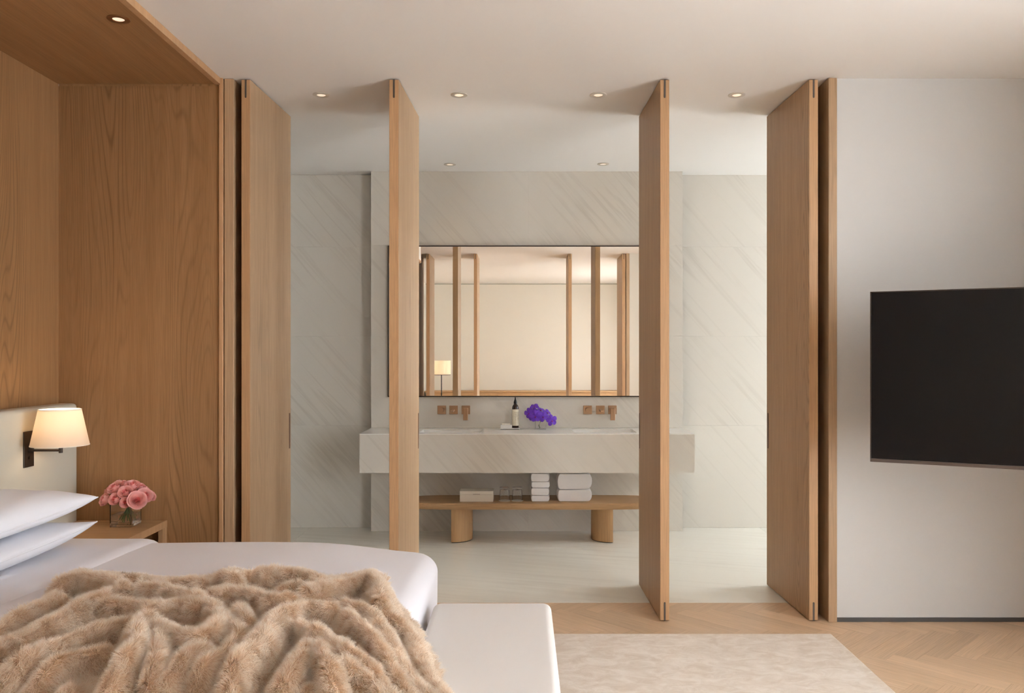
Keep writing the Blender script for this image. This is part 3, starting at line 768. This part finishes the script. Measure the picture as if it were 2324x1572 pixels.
# mirror
MX0, MX1, MZ0, MZ1 = wx(880, 1.505), wx(1512, 1.505), wz(900.5, 1.505), wz(557, 1.505); YMI = D1*1.505
mi = root('mirror', ((MX0+MX1)/2, YMI, MZ0), 'wide wall mirror with thin dark metal frame above the vanity', 'mirror')
obj('mirror_glass', bbox(MX0 + .006, MX1 - .006, YMI, YMI + .005, MZ0 + .006, MZ1 - .006), M['mirror'], mi)
f = BM(); w_ = .009; y0, y1 = YMI - .004, YCOL - .001
box(f, MX0, MX0 + w_, y0, y1, MZ0, MZ1); box(f, MX1 - w_, MX1, y0, y1, MZ0, MZ1); box(f, MX0 + w_, MX1 - w_, y0, y1, MZ0, MZ0 + w_); box(f, MX0 + w_, MX1 - w_, y0, y1, MZ1 - w_, MZ1)
obj('frame', f, M['dark_metal'], mi)
obj('backing', bbox(MX0 + .01, MX1 - .01, YMI + .0055, YCOL - .0015, MZ0 + .01, MZ1 - .01), M['black'], mi)
# taps
tz = wz(930, 1.505); s_ = .0345
for (p, lab) in (((1002, 1029, 1057), 'set of three brushed bronze wall taps over the left basin'), ((1334, 1363, 1390.5), 'set of three brushed bronze wall taps over the right basin')):
    X = [wx(q, 1.505) for q in p]
    fa = root('faucet', (X[1], YCOL, tz - .04), lab, 'faucet', 'wall mounted taps')
    pl = [obj('wall_plate', bbox(x - s_, x + s_, YCOL - .011, YCOL - .0005, tz - s_, tz + s_, .002, 2), M['rose_metal'], fa) for x in X]
    k = BM(); cyl(k, (X[0], YCOL - .037, tz), .018, .027, 24, .019, 'Y'); obj('knob', k, M['rose_metal'], fa, smooth=40)
    k = BM(); sg = 1 if X[1] < 0 else 1
    box(k, X[1] - .012, X[1] + .012, YCOL - .15, YCOL - .011, tz - .010, tz + .006, .002, 1); obj('spout', k, M['rose_metal'], fa)
    k = BM(); box(k, X[2] - .019, X[2] + .019, YCOL - .037, YCOL - .022, tz - .082, tz + .016, .002, 1); box(k, X[2] - .014, X[2] + .014, YCOL - .0225, YCOL - .0108, tz - .014, tz + .014)
    obj('lever', k, M['rose_metal'], fa)
# tray, soap, bottle
def cpt(px, py, z): r = (CAMZ - z)/((py - VY)*U); return wx(px, r), r*D1
TX0, TY0 = cpt(1134.5, 974.5, VZ1); TX1, _ = cpt(1179.5, 974.5, VZ1)
tr = root('soap_tray', ((TX0+TX1)/2, TY0 + .05, VZ1), 'small flat white tray on the vanity', 'tray')
obj('plate', bbox(TX0, TX1, TY0, TY0 + .085, VZ1 + .004, VZ1 + .010, .001, 1), M['ceramic'], tr); obj('foot', bbox(TX0 + .006, TX1 - .006, TY0 + .006, TY0 + .079, VZ1 + .0004, VZ1 + .0045), M['skirt'], tr)
s1_ = root('soap_box', (TX0 + .05, TY0 + .04, VZ1 + .01), 'small white soap carton on the tray beside the bottle', 'soap')
ux = U*TY0/D1
obj('carton', bbox(TX0 + 1.5*ux, TX0 + 27*ux, TY0 + .008, TY0 + .07, VZ1 + .0104, VZ1 + .0104 + 7.2*ux, .002, 2), M['ceramic'], s1_); obj('lid', bbox(TX0 + 4*ux, TX0 + 23*ux, TY0 + .012, TY0 + .066, VZ1 + .0106 + 7.2*ux, VZ1 + .0106 + 9.8*ux, .003, 2), M['boxw'], s1_)
bx_, by_ = wx(1169.7, (TY0 + .045)/D1), TY0 + .048; ub = U*by_/D1; bz = VZ1 + .0104
bo = root('soap_bottle', (bx_, by_, bz), 'amber soap bottle with cream label and black nozzle', 'bottle')
R_ = 7.6*ub
M['amber'] = plain('dark_amber', lin(44, 26, 18), .08, .6)
obj('body', lathe(BM(), [(R_*.94, 0), (R_, .003), (R_, .155), (R_*.96, .166), (R_*.78, .178), (R_*.5, .186), (R_*.42, .189), (R_*.42, .196)], (bx_, by_, bz), 32), M['amber'], bo, smooth=50)
lbl = NT('cream_label'); lbl.rough(.6); v = lbl.coord(False)
sp = lbl.add('ShaderNodeSeparateXYZ'); lbl.link(v, sp.inputs[0])
rows = lbl.math('SINE', lbl.math('MULTIPLY', sp.outputs[2], 820.0)); rows = lbl.math('GREATER_THAN', rows, .35)
msk = lbl.math('MULTIPLY', lbl.math('GREATER_THAN', sp.outputs[2], .062), lbl.math('LESS_THAN', sp.outputs[2], .128))
msk = lbl.math('MULTIPLY', msk, lbl.math('GREATER_THAN', sp.outputs[0], -.008)); wrd = lbl.math('GREATER_THAN', lbl.noise(lbl.mapping(v, scale=(1, 1, .2)), 420, 1), .47)
lbl.col(lbl.mix(lbl.math('MULTIPLY', lbl.math('MULTIPLY', rows, msk), wrd), lin(226, 218, 196), lin(168, 158, 140)))
obj('label', lathe(BM(), [(R_ + .0004, .018), (R_ + .0007, .018), (R_ + .0007, .148), (R_ + .0004, .148)], (bx_, by_, bz), 40, True), lbl.m, bo, smooth=50)
obj('nozzle', lathe(BM(), [(R_*.5, .19), (R_*.52, .205), (R_*.4, .212), (R_*.32, .222), (R_*.2, .227), (R_*.17, .243), (0, .244)], (bx_, by_, bz), 24), M['black'], bo, smooth=50)
# orchids in a low glass
ox0, oy0 = cpt(1214.5, 974, VZ1); ox1, _ = cpt(1240, 974, VZ1); uo = U*oy0/D1
ov = root('glass_cube_vase', ((ox0+ox1)/2, oy0 + .035, VZ1), 'small low clear glass cube holding the purple orchids', 'vase')
obj('glass_body', glass_box(ox0, ox1, oy0, oy0 + .075, VZ1 + .0006, VZ1 + 19*uo, .004, .006), M['glass'], ov)
t = NT('violet_petal'); t.rough(.5, .3); v = t.coord(True); n = t.noise(v, 90, 3)
t.col(t.mix(n, lin(74, 26, 154), lin(122, 64, 208))); t.p.inputs['Sheen Weight'].default_value = .2; M['orchid'] = t.m
M['lip'] = plain('magenta_lip', lin(150, 40, 120), .5, var=.2)
orr = root('orchid_spray', ((ox0+ox1)/2, oy0 + .035, VZ1 + .006), 'spray of purple orchid flowers in the glass cube', 'flowers')
def zo(zx, zy): return 1080 + zx/10.564, 880 + zy/10.564
def orchid(c, R, face, roll):
    bm = BM(); qd = Vector(face).normalized().to_track_quat('Z', 'Y'); Mx = Matrix.Translation(c) @ qd.to_matrix().to_4x4() @ Matrix.Rotation(roll, 4, 'Z')
    for k in range(5):
        an = PI/2 + 2*PI*k/5; w = .56 if k in (1, 4) else (.44 if k == 0 else .5); nn = 7; rows = []
        for j in range(nn + 1):
            t = j/nn; hw = R*w*math.sin(PI*min(t*.9 + .06, 1))**.7*(.35 + .75*t)*1.0
            row = []
            for i in range(5):
                s = -1 + i/2
                x, y, z = R*t, s*hw, R*(.22*t - .34*t*t) + .1*R*(s*s)*math.sin(3*t) * (1 if k % 2 else -1)
                p = Vector((x*math.cos(an) - y*math.sin(an), x*math.sin(an) + y*math.cos(an), z + .012*R*k))
                row.append(bm.verts.new(Mx @ p))
            rows.append(row)
        for j in range(nn):
            for i in range(4): bm.faces.new((rows[j][i], rows[j][i+1], rows[j+1][i+1], rows[j+1][i]))
    f = obj('flower', bm, M['orchid'], orr, smooth=180)
    bm = BM(); tube(bm, [Mx @ Vector(p) for p in ((0, -.02*R, .06*R), (0, -.14*R, .2*R), (0, -.3*R, .2*R))], [.07*R, .12*R, .05*R], 8); obj('lip', bm, M['lip'], f, smooth=180)
cent = Vector(((ox0+ox1)/2, oy0 + .035, VZ1 + .06))
OB = [(1270, 600, 110, -.05, (-.5, -1, .1), .3), (1425, 675, 125, -.075, (-.1, -1, -.05), .1), (1400, 455, 100, -.02, (-.2, -.8, .8), .8), (1600, 690, 105, -.06, (.2, -1, .1), .5),
      (1820, 775, 120, -.05, (.35, -1, -.05), .2), (1540, 545, 105, -.03, (.2, -.6, .8), 1.1), (1700, 600, 100, -.02, (.5, -.7, .5), .7), (1330, 690, 95, -.01, (-.6, -.7, -.1), 1.3), (1500, 690, 100, .02, (0, -.9, .3), 0)]
stm = BM()
for (zx, zy, rd, dy, fc, rl) in OB:
    px, py = zo(zx, zy); y = cent.y + dy; r = y/D1; c = Vector((wx(px, r), y, wz(py, r)))
    orchid(c, rd/10.564*U*r*1.18, fc, rl)
    tube(stm, [c - Vector(fc).normalized()*.004, (c + cent)/2 + Vector((0, .012, .012)), cent], .0016, 6)
tube(stm, [cent, cent + Vector((-.015, -.005, -.03)), cent + Vector((-.006, -.01, -.052))], .0028, 8)
obj('stem', stm, M['stem'], orr, smooth=180)

# ------------------------------------------------------------------ wooden bench with towels
bcx = .072; BZ = wz(1141, 1.412); by0, by1 = 4.5*1.405, 4.5*1.492; bcy = (by0 + by1)/2
be = root('wooden_bench', (bcx, bcy, 0), 'low oak bench with rounded top under the vanity', 'bench')
def plan(hx, hy, n=72, ex=9, ey=3.2, bow=.0):
    pts = []
    for k in range(n):
        a = 2*PI*k/n; ca, sa = math.cos(a), math.sin(a)
        pts.append((bcx + hx*math.copysign(abs(ca)**(2/ex), ca), bcy + hy*math.copysign(abs(sa)**(2/ey), sa)))
    return pts
hx, hy = .955, (by1 - by0)/2
bm = BM(); prof = [(.80, -.052), (.93, -.046), (.985, -.03), (1.0, -.018), (1.0, -.004), (.985, 0)]
rings = []
for (f, z) in prof:
    e = hy*(1 - f); rings.append([bm.verts.new((x, y, BZ + z)) for x, y in plan(hx - e, hy - e)])
n = len(rings[0]); bm.faces.new(rings[0][::-1]); bm.faces.new(rings[-1])
for a, b in zip(rings, rings[1:]):
    for i in range(n): bm.faces.new((a[i], a[(i+1) % n], b[(i+1) % n], b[i]))
obj('seat', bm, M['oak_x'], be, smooth=35)
M['oak_leg'] = wood('oak_leg', lin(200, 162, 118), lin(184, 146, 102), line=.12)
for sg in (-1, 1):
    xo = bcx + sg*.612; d_ = .155; y0l, y1l = 4.5*1.414, 4.5*1.482; cyl_ = (y0l + y1l)/2; hh = (y1l - y0l)/2
    poly = [(xo, y0l + .002), (xo - sg*.012, y0l)]
    for k in range(1, 16):
        a = -PI/2 + PI*k/16; poly.append((xo - sg*(.012 + (d_ - .012)*math.cos(a)), cyl_ + hh*math.sin(a)))
    poly += [(xo - sg*.012, y1l), (xo, y1l - .002)]
    obj('leg', prism(BM(), poly, .006, BZ - .05), M['oak_leg'], be, smooth=30)
    cx_ = xo - sg*.06
    obj('foot_pad', prism(BM(), [(cx_ + (x - cx_)*.97, cyl_ + (y - cyl_)*.97) for x, y in poly], .0003, .0064), M['black'], be)
def onbench(px, py): r = (CAMZ - BZ)/((py - VY)*U); return wx(px, r), r*D1
x0, yb = onbench(1043.5, 1138.5); x1, _ = onbench(1119.5, 1138.5); ur = U*yb/D1
bxw = root('white_box', ((x0+x1)/2, yb + .06, BZ), 'flat white lacquered box on the oak bench', 'box')
obj('body', bbox(x0, x1, yb, yb + .13, BZ + .0005, BZ + 16.5*ur, .001, 1), M['boxw'], bxw)
ldb = obj('lid', bbox(x0 - .0005, x1 + .0005, yb - .0005, yb + .1305, BZ + 16.8*ur, BZ + 24.2*ur, .001, 1), M['boxw'], bxw)
obj('finger_notch', bbox((x0+x1)/2 - 8*ur, (x0+x1)/2 + 8*ur, yb - .0014, yb + .002, BZ + 16.4*ur, BZ + 17.8*ur), plain('notch_shadow_gap', lin(170, 160, 146), .6), bxw)
for px, lab in ((1145, 'beside the white box'), (1174, 'beside the folded towels')):
    xg, yg = onbench(px, 1137.5); yg += .03; ug = U*yg/D1
    co = root('coaster', (xg, yg, BZ), 'white round coaster under the glass %s' % lab, 'coaster', 'coasters on the oak bench')
    obj('disc', lathe(BM(), [(13*ug, .0004), (13.4*ug, .002), (13*ug, .004), (0, .004)], (xg, yg, BZ), 40), M['boxw'], co, smooth=40)
    gl = root('drinking_glass', (xg, yg, BZ + .004), 'clear tumbler upside down on a coaster %s' % lab, 'glass', 'upturned tumblers on the oak bench')
    h_ = 29.5*ug; Ro = 11.6*ug; z_ = BZ + .0044
    prof = [(Ro, 0), (Ro*.985, h_*.25), (Ro*.93, h_*.72), (Ro*.88, h_*.86), (Ro*.97, h_*.93), (Ro*.97, h_), (0, h_), (0, h_ - .012), (Ro*.80, h_*.83), (Ro*.86, h_*.7), (Ro*.93, h_*.25), (Ro*.945, 0)]
    obj('tumbler', lathe(BM(), prof[:7], (xg, yg, z_), 40) if False else lathe(BM(), [(max(a, .0002), b) for a, b in prof], (xg, yg, z_), 40, True), M['glass'], gl, smooth=40)
def towel(x0, x1, y0, y1, z0, z1, layers, label, group, seed):
    rnd = random.Random(seed); rt = root('towel', ((x0+x1)/2, (y0+y1)/2, z0), label, 'towel', group)
    hz = (z1 - z0)
    for L in range(layers):
        a, b = z0 + hz*L/layers + .0004, z0 + hz*(L+1)/layers - .0002
        jx = rnd.uniform(-.002, .002); r = (b - a)*.3; pts = []
        # rounded fold section in x-z, extruded along y
        for k in range(9): an = -PI/2 + PI*k/8; pts.append((x1 + jx - r + r*math.cos(an), (a+b)/2 + (b-a)/2*math.sin(an)))
        for k in range(9): an = PI/2 + PI*k/8; pts.append((x0 + jx + r*.6 + r*.6*math.cos(an), (a+b)/2 + (b-a)/2*math.sin(an)))
        bm = BM(); ny = 7; rings = []
        for j in range(ny):
            t = j/(ny-1); s = 1 - .05*(abs(2*t - 1)**6); cx, cz = (x0+x1)/2, (a+b)/2
            yb_ = y0 + (y1 - y0)*t
            rings.append([bm.verts.new((cx + (x-cx)*s + rnd.uniform(-.0006, .0006), yb_ + rnd.uniform(-.0006, .0006), cz + (z-cz)*s)) for x, z in pts])
        m = len(pts); bm.faces.new(rings[0]); bm.faces.new(rings[-1][::-1])
        for p, q in zip(rings, rings[1:]):
            for i in range(m): bm.faces.new((p[i], p[(i+1) % m], q[(i+1) % m], q[i]))
        obj('fold', bm, M['towel'], rt, smooth=60)
xa_, yt = onbench(1205, 1138); xb_, _ = onbench(1248, 1138); ut = U*yt/D1
hs = [0, 14, 31, 45, 63.5]; names = ('at the bottom of the small stack', 'second from the bottom of the small stack', 'third from the bottom of the small stack', 'on top of the small stack')
for k in range(4): towel(xa_ + random.uniform(-.002, .002), xb_ + random.uniform(-.002, .002), yt, yt + .16, BZ + hs[k]*ut + .0005, BZ + hs[k+1]*ut, 1, 'folded white face towel ' + names[k], 'small folded face towels', k)
xa_, _ = onbench(1264.5, 1138); xb_, _ = onbench(1344.5, 1138)
towel(xa_, xb_, yt, yt + .19, BZ + .0005, BZ + 27*ut, 1, 'folded white bath towel lower of the large pair', 'large folded bath towels', 11)
towel(xa_ - .002, xb_ + .001, yt + .002, yt + .19, BZ + 27.3*ut, BZ + 63.5*ut, 1, 'folded white bath towel upper of the large pair', 'large folded bath towels', 12)

# ------------------------------------------------------------------ room behind, seen in the mirror
rl = 4.2; lx, ly = wx(1002, rl), 4.5*(3.01 - rl); ul = U*rl
fp = root('floor_lamp', (lx, ly, 0), 'slim floor lamp with drum shade reflected in the mirror', 'lamp')
sz0, sz1 = wz(850, rl), wz(818, rl); Rl = 21*ul
obj('base', lathe(BM(), [(.13, .0005), (.13, .012), (.02, .02), (.008, .03)], (lx, ly, 0), 32), M['black'], fp, smooth=40)
bm = BM(); tube(bm, [(lx, ly, .02), (lx, ly, sz0 + .1)], .011, 12); obj('pole', bm, M['black'], fp, smooth=40)
sh = obj('shade', lathe(BM(), [(Rl, sz0), (Rl, sz1), (Rl - .003, sz1), (Rl - .003, sz0)], (lx, ly, 0), 48, True), M['shade'], fp, smooth=40)
obj('shade_rim', lathe(BM(), [(Rl + .002, sz0 - .006), (Rl + .002, sz0 + .006), (Rl - .006, sz0 + .006), (Rl - .006, sz0 - .006)], (lx, ly, 0), 48, True), M['dark_metal'], sh)
bm = BM()
for an in (0, 2*PI/3, 4*PI/3): tube(bm, [(lx, ly, sz0 + .05), (lx + (Rl - .002)*math.cos(an), ly + (Rl - .002)*math.sin(an), sz0 + .05)], .002, 6)
obj('shade_carrier', bm, M['dark_metal'], fp)
ld = bpy.data.lights.new('lamp_light', 'POINT'); ld.energy = 4.5; ld.color = (1, .87, .7); ld.shadow_soft_size = .05
lo = bpy.data.objects.new('lamp_light', ld); COL.objects.link(lo); lo.parent = fp; lo.location = (0, 0, (sz0 + sz1)/2)
zs = wz(887, 4.66)
sb = root('sideboard', (.4, YBACK + .28, 0), 'long low oak sideboard along the rear wall', 'sideboard')
obj('top', bbox(XL + .05, XR - .05, YBACK + .004, YBACK + .55, zs - .035, zs, .002, 1), M['oak_x'], sb)
obj('carcass', bbox(XL + .08, XR - .08, YBACK + .006, YBACK + .50, .06, zs - .0355), M['oak_x'], sb)
nd = 6; w_ = (XR - XL - .16)/nd
for k in range(nd):
    dd = obj('door', bbox(XL + .08 + k*w_ + .003, XL + .08 + (k+1)*w_ - .003, YBACK + .501, YBACK + .52, .065, zs - .04, .001, 1), M['oak_x'], sb)
obj('plinth', bbox(XL + .12, XR - .12, YBACK + .02, YBACK + .46, .0005, .0598), M['black'], sb)

# ------------------------------------------------------------------ fur throw over the foot of the bed
def unp(px, py, z=.66):
    r = (CAMZ - z)/((py - VY)*U); return (wx(px, r), r*D1)
RIDGES = [  # (height, width, points in the photograph's frame laid onto the bed top)
 (.050, .036, [(700, 1322), (770, 1300), (843, 1280), (868, 1296), (866, 1326)]),
 (.060, .040, [(742, 1350), (690, 1352), (634, 1376), (600, 1412), (550, 1462), (507, 1517), (440, 1575)]),
 (.048, .034, [(776, 1336), (837, 1352), (901, 1395), (966, 1459), (1009, 1502), (1039, 1545)]),
 (.044, .034, [(858, 1333), (923, 1360), (966, 1405), (992, 1448), (1009, 1481), (1042, 1522)]),
 (.056, .034, [(783, 1360), (847, 1386), (890, 1427), (944, 1470), (987, 1513), (1020, 1567)]),
 (.056, .036, [(720, 1400), (772, 1427), (837, 1448), (901, 1485), (955, 1524), (998, 1575)]),
 (.050, .034, [(772, 1459), (837, 1476), (880, 1509), (923, 1545), (944, 1575)]),
 (.056, .032, [(727, 1406), (733, 1448), (751, 1481), (776, 1513), (745, 1545), (700, 1590)]),
 (.052, .034, [(716, 1414), (675, 1448), (643, 1491), (600, 1530), (560, 1580)]),
 (.050, .032, [(811, 1504), (794, 1534), (772, 1580)]),
 (.052, .036, [(20, 1500), (120, 1452), (185, 1432), (260, 1413), (314, 1395)]),
 (.060, .036, [(345, 1396), (312, 1410), (299, 1455), (260, 1492), (200, 1532), (150, 1580)]),
 (.054, .032, [(335, 1400), (389, 1427), (432, 1439), (475, 1427), (507, 1392), (475, 1370), (400, 1363), (346, 1376)]),
 (.050, .030, [(365, 1434), (346, 1466), (350, 1512), (365, 1570)]),
 (.044, .032, [(445, 1462), (410, 1485), (378, 1518), (395, 1560)]),
 (.048, .030, [(507, 1395), (546, 1427), (518, 1452), (443, 1500)]),
 (.050, .026, [(545, 1376), (575, 1398)]),
 (.046, .034, [(475, 1338), (550, 1336), (604, 1350), (650, 1340)]),
 (.052, .030, [(508, 1298), (540, 1302)]),
 (.036, .034, [(217, 1304), (292, 1308), (357, 1316), (464, 1314)]),
 (.048, .034, [(148, 1312), (190, 1303), (260, 1318), (281, 1333)]),
 (.046, .030, [(314, 1328), (367, 1331), (410, 1336), (440, 1348)]),
 (.048, .034, [(271, 1330), (206, 1354), (163, 1372), (133, 1400), (60, 1436), (-30, 1470)]),
 (.044, .036, [(120, 1356), (60, 1386), (0, 1428), (-60, 1455)]),
 (.040, .032, [(230, 1366), (290, 1364), (340, 1364)]),
 (.042, .034, [(-40, 1560), (60, 1520), (141, 1487), (228, 1463)]),
 (.044, .034, [(560, 1300), (620, 1292), (690, 1292), (740, 1300)]),
 (.040, .030, [(640, 1325), (690, 1315)]),
 (.044, .034, [(20, 1590), (90, 1545), (160, 1515)]),
 (.040, .034, [(450, 1580), (480, 1560), (560, 1530)]),
 (.036, .030, [(1035, 1478), (1052, 1505), (1056, 1535)]),
 (.044, .032, [(640, 1400), (690, 1390), (716, 1404)]),
 (.040, .030, [(660, 1580), (690, 1540), (700, 1505)]),
]
OUT = [(140, 1312), (165, 1296), (220, 1292), (300, 1297), (380, 1304), (470, 1304), (496, 1290), (530, 1283), (562, 1290), (590, 1294), (640, 1284), (700, 1281), (740, 1294), (800, 1282),
       (845, 1266), (876, 1276), (882, 1318), (935, 1338), (985, 1382), (1004, 1425), (1018, 1455), (1048, 1472), (1066, 1500), (1070, 1540), (1060, 1640), (1050, 1760), (300, 1760), (-420, 1700), (-330, 1560), (-120, 1450), (0, 1412), (70, 1366), (130, 1335)]
poly = np.array([unp(x, y, .63) for x, y in OUT])
nx_, ny_ = 330, 300
gx = np.linspace(-1.98, .02, nx_); gy = np.linspace(1.55, 3.38, ny_)
GX, GY = np.meshgrid(gx, gy, indexing='ij')
P_ = np.stack([GX.ravel(), GY.ravel()], 1)
def segdist(P, a, b):
    d = b - a; t = np.clip(((P - a) @ d)/(d @ d + 1e-12), 0, 1); return np.linalg.norm(P - (a + t[:, None]*d), axis=1)
dist = np.full(len(P_), 9.0); inside = np.zeros(len(P_), bool)
for i in range(len(poly)):
    a, b = poly[i-1], poly[i]; dist = np.minimum(dist, segdist(P_, a, b))
    c = (a[1] > P_[:, 1]) != (b[1] > P_[:, 1]); xi = (b[0]-a[0])*(P_[:, 1]-a[1])/(b[1]-a[1]+1e-12) + a[0]; inside ^= c & (P_[:, 0] < xi)
sd = np.where(inside, dist, -dist)
wob = .012*np.sin(9*P_[:, 0] + 5*P_[:, 1]) + .010*np.sin(17*P_[:, 1] - 8*P_[:, 0] + 1)
Q_ = P_ + np.stack([.010*np.sin(14*P_[:, 1]) + .006*np.sin(31*P_[:, 0] + 11*P_[:, 1]), .012*np.sin(12*P_[:, 0] + 2) + .007*np.sin(27*P_[:, 1])], 1)
fold = np.zeros(len(P_))
for (h, w, pts) in RIDGES:
    pp = np.array([unp(x, y, .635 + h*1.3) for x, y in pts]); dd = np.full(len(P_), 9.0)
    for a, b in zip(pp, pp[1:]): dd = np.minimum(dd, segdist(Q_, a, b))
    k = h*1.55*np.exp(-(dd/(w*.92))**2.4)
    fold = np.log(np.exp(fold*70) + np.exp(k*70) - 1)/70
fold += .006*np.sin(23*P_[:, 0] + 13*P_[:, 1]) * np.sin(19*P_[:, 1] - 7*P_[:, 0])
def smooth(a, b, x): t = np.clip((x - a)/(b - a), 0, 1); return t*t*(3 - 2*t)
xb = P_[:, 0]
bed_h = ZB - .045*smooth(BX1 - .62, BX1, xb)**1.3 - .012*smooth(BY1 - .35, BY1, P_[:, 1])
drop = smooth(BX1 - .10, BX1 + .13, xb)
sheet_h = np.where(xb < -1.6, .016, 0)*1.0
base = bed_h + sheet_h + (.458 - bed_h)*drop
near = smooth(BY0 + .06, BY0 - .14, P_[:, 1])*(xb < BX1)
base = base - near*.14
taper = smooth(0, .055, sd)
zz = base + .006 + taper*(.016 + np.maximum(fold, 0))
keep = sd > -.004
idx = -np.ones(len(P_), int); Zg = zz.reshape(nx_, ny_); Kg = keep.reshape(nx_, ny_)
ids = np.arange(len(P_)).reshape(nx_, ny_)
quads = np.stack([ids[:-1, :-1], ids[1:, :-1], ids[1:, 1:], ids[:-1, 1:]], -1).reshape(-1, 4)
quads = quads[keep[quads].all(1)]
used = np.unique(quads); idx[used] = np.arange(len(used))
VV = np.stack([P_[used, 0], P_[used, 1], zz[used]], 1); QQ = idx[quads]
th = root('fur_throw', (-.9, 2.6, .6), 'beige faux fur throw rumpled over the foot of the bed', 'throw')
furb = NT('fur_backing'); furb.rough(.9, .1); v = furb.coord(False)
furb.col(furb.mix(furb.noise(v, 9, 3), lin(208, 180, 152), lin(222, 196, 168)))
me = bpy.data.meshes.new('fur_cloth'); off = np.array(th.location)
me.from_pydata((VV - off).tolist(), [], QQ.tolist()); me.update(); me.polygons.foreach_set('use_smooth', [True]*len(me.polygons)); me.materials.append(furb.m)
fo = bpy.data.objects.new('fur_cloth', me); COL.objects.link(fo); fo.parent = th
md = fo.modifiers.new('thickness', 'SOLIDIFY'); md.thickness = .004; md.offset = -1
# pile
NH = 480000; npt = 5
T1 = np.concatenate([QQ[:, [0, 1, 2]], QQ[:, [0, 2, 3]]])
A, Bv, Cv = VV[T1[:, 0]], VV[T1[:, 1]], VV[T1[:, 2]]
nrm = np.cross(Bv - A, Cv - A); ar = np.linalg.norm(nrm, axis=1); nrm /= ar[:, None]
vis = ar * np.where(A[:, 1] < 1.95, .12, 1)
pick = np.random.choice(len(T1), NH, p=vis/vis.sum())
u_, v_ = np.random.rand(NH), np.random.rand(NH); fl_ = u_ + v_ > 1; u_[fl_], v_[fl_] = 1 - u_[fl_], 1 - v_[fl_]
root_p = A[pick] + u_[:, None]*(Bv - A)[pick] + v_[:, None]*(Cv - A)[pick]
# smooth normals
vn = np.zeros_like(VV)
for k in range(3): np.add.at(vn, T1[:, k], nrm*ar[:, None])
vn /= np.linalg.norm(vn, axis=1)[:, None]
n_ = vn[T1[pick, 0]]*(1 - u_ - v_)[:, None] + vn[T1[pick, 1]]*u_[:, None] + vn[T1[pick, 2]]*v_[:, None]
n_ /= np.linalg.norm(n_, axis=1)[:, None]
def cellrand(p, s, seed):
    c = np.floor(p[:, :2]/s + np.random.RandomState(seed).rand(2)).astype(np.int64)
    h = (c[:, 0]*73856093) ^ (c[:, 1]*19349663) ^ (seed*83492791)
    out = []
    for k in range(3):
        hh = (h*(2654435761 + 2*k) + 1013904223*(k+1)) & 0xffffffff; hh ^= hh >> 15; hh = (hh*2246822519) & 0xffffffff; hh ^= hh >> 13
        out.append((hh & 0xffff)/32767.5 - 1)
    return np.stack(out, 1)
jp = root_p + np.random.randn(NH, 3)*.0035
flow = np.stack([.55*np.sin(5*root_p[:, 1] + 2*root_p[:, 0]) + .25, .5*np.sin(6*root_p[:, 0] + 1) - .35, np.zeros(NH)], 1)
lean = flow*.22 + cellrand(jp, .026, 3)*.34 + cellrand(jp, .011, 5)*.34 + np.random.randn(NH, 3)*.14
lean -= n_*np.sum(lean*n_, 1)[:, None]
dirv = n_*.78 + lean*1.05; dirv /= np.linalg.norm(dirv, axis=1)[:, None]
Lh = .020*(.7 + .6*np.random.rand(NH))*(1 + .25*cellrand(jp, .03, 9)[:, 0])
tt = np.linspace(0, 1, npt)
curve = lean*.8; curve[:, 2] -= .2
pos = root_p[:, None, :] + dirv[:, None, :]*(Lh[:, None]*tt[None])[:, :, None] + curve[:, None, :]*(Lh[:, None]*(tt**2)[None])[:, :, None]*.55
floor_z = np.where(root_p[:, 0] > BX1, .452, .56)
hc = bpy.data.hair_curves.new('fur_pile'); hc.add_curves([npt]*NH)
hc.attributes['position'].data.foreach_set('vector', (pos - off).astype(np.float32).ravel())
ra = hc.attributes.get('radius') or hc.attributes.new('radius', 'FLOAT', 'POINT')
ra.data.foreach_set('value', np.tile((.00050*(1 - .78*tt**1.5)).astype(np.float32), NH))
ho = bpy.data.objects.new('fur_pile', hc); COL.objects.link(ho); ho.parent = th; ho['kind'] = 'stuff'
hm = NT('fur_hair'); hm.rough(.55, .25)
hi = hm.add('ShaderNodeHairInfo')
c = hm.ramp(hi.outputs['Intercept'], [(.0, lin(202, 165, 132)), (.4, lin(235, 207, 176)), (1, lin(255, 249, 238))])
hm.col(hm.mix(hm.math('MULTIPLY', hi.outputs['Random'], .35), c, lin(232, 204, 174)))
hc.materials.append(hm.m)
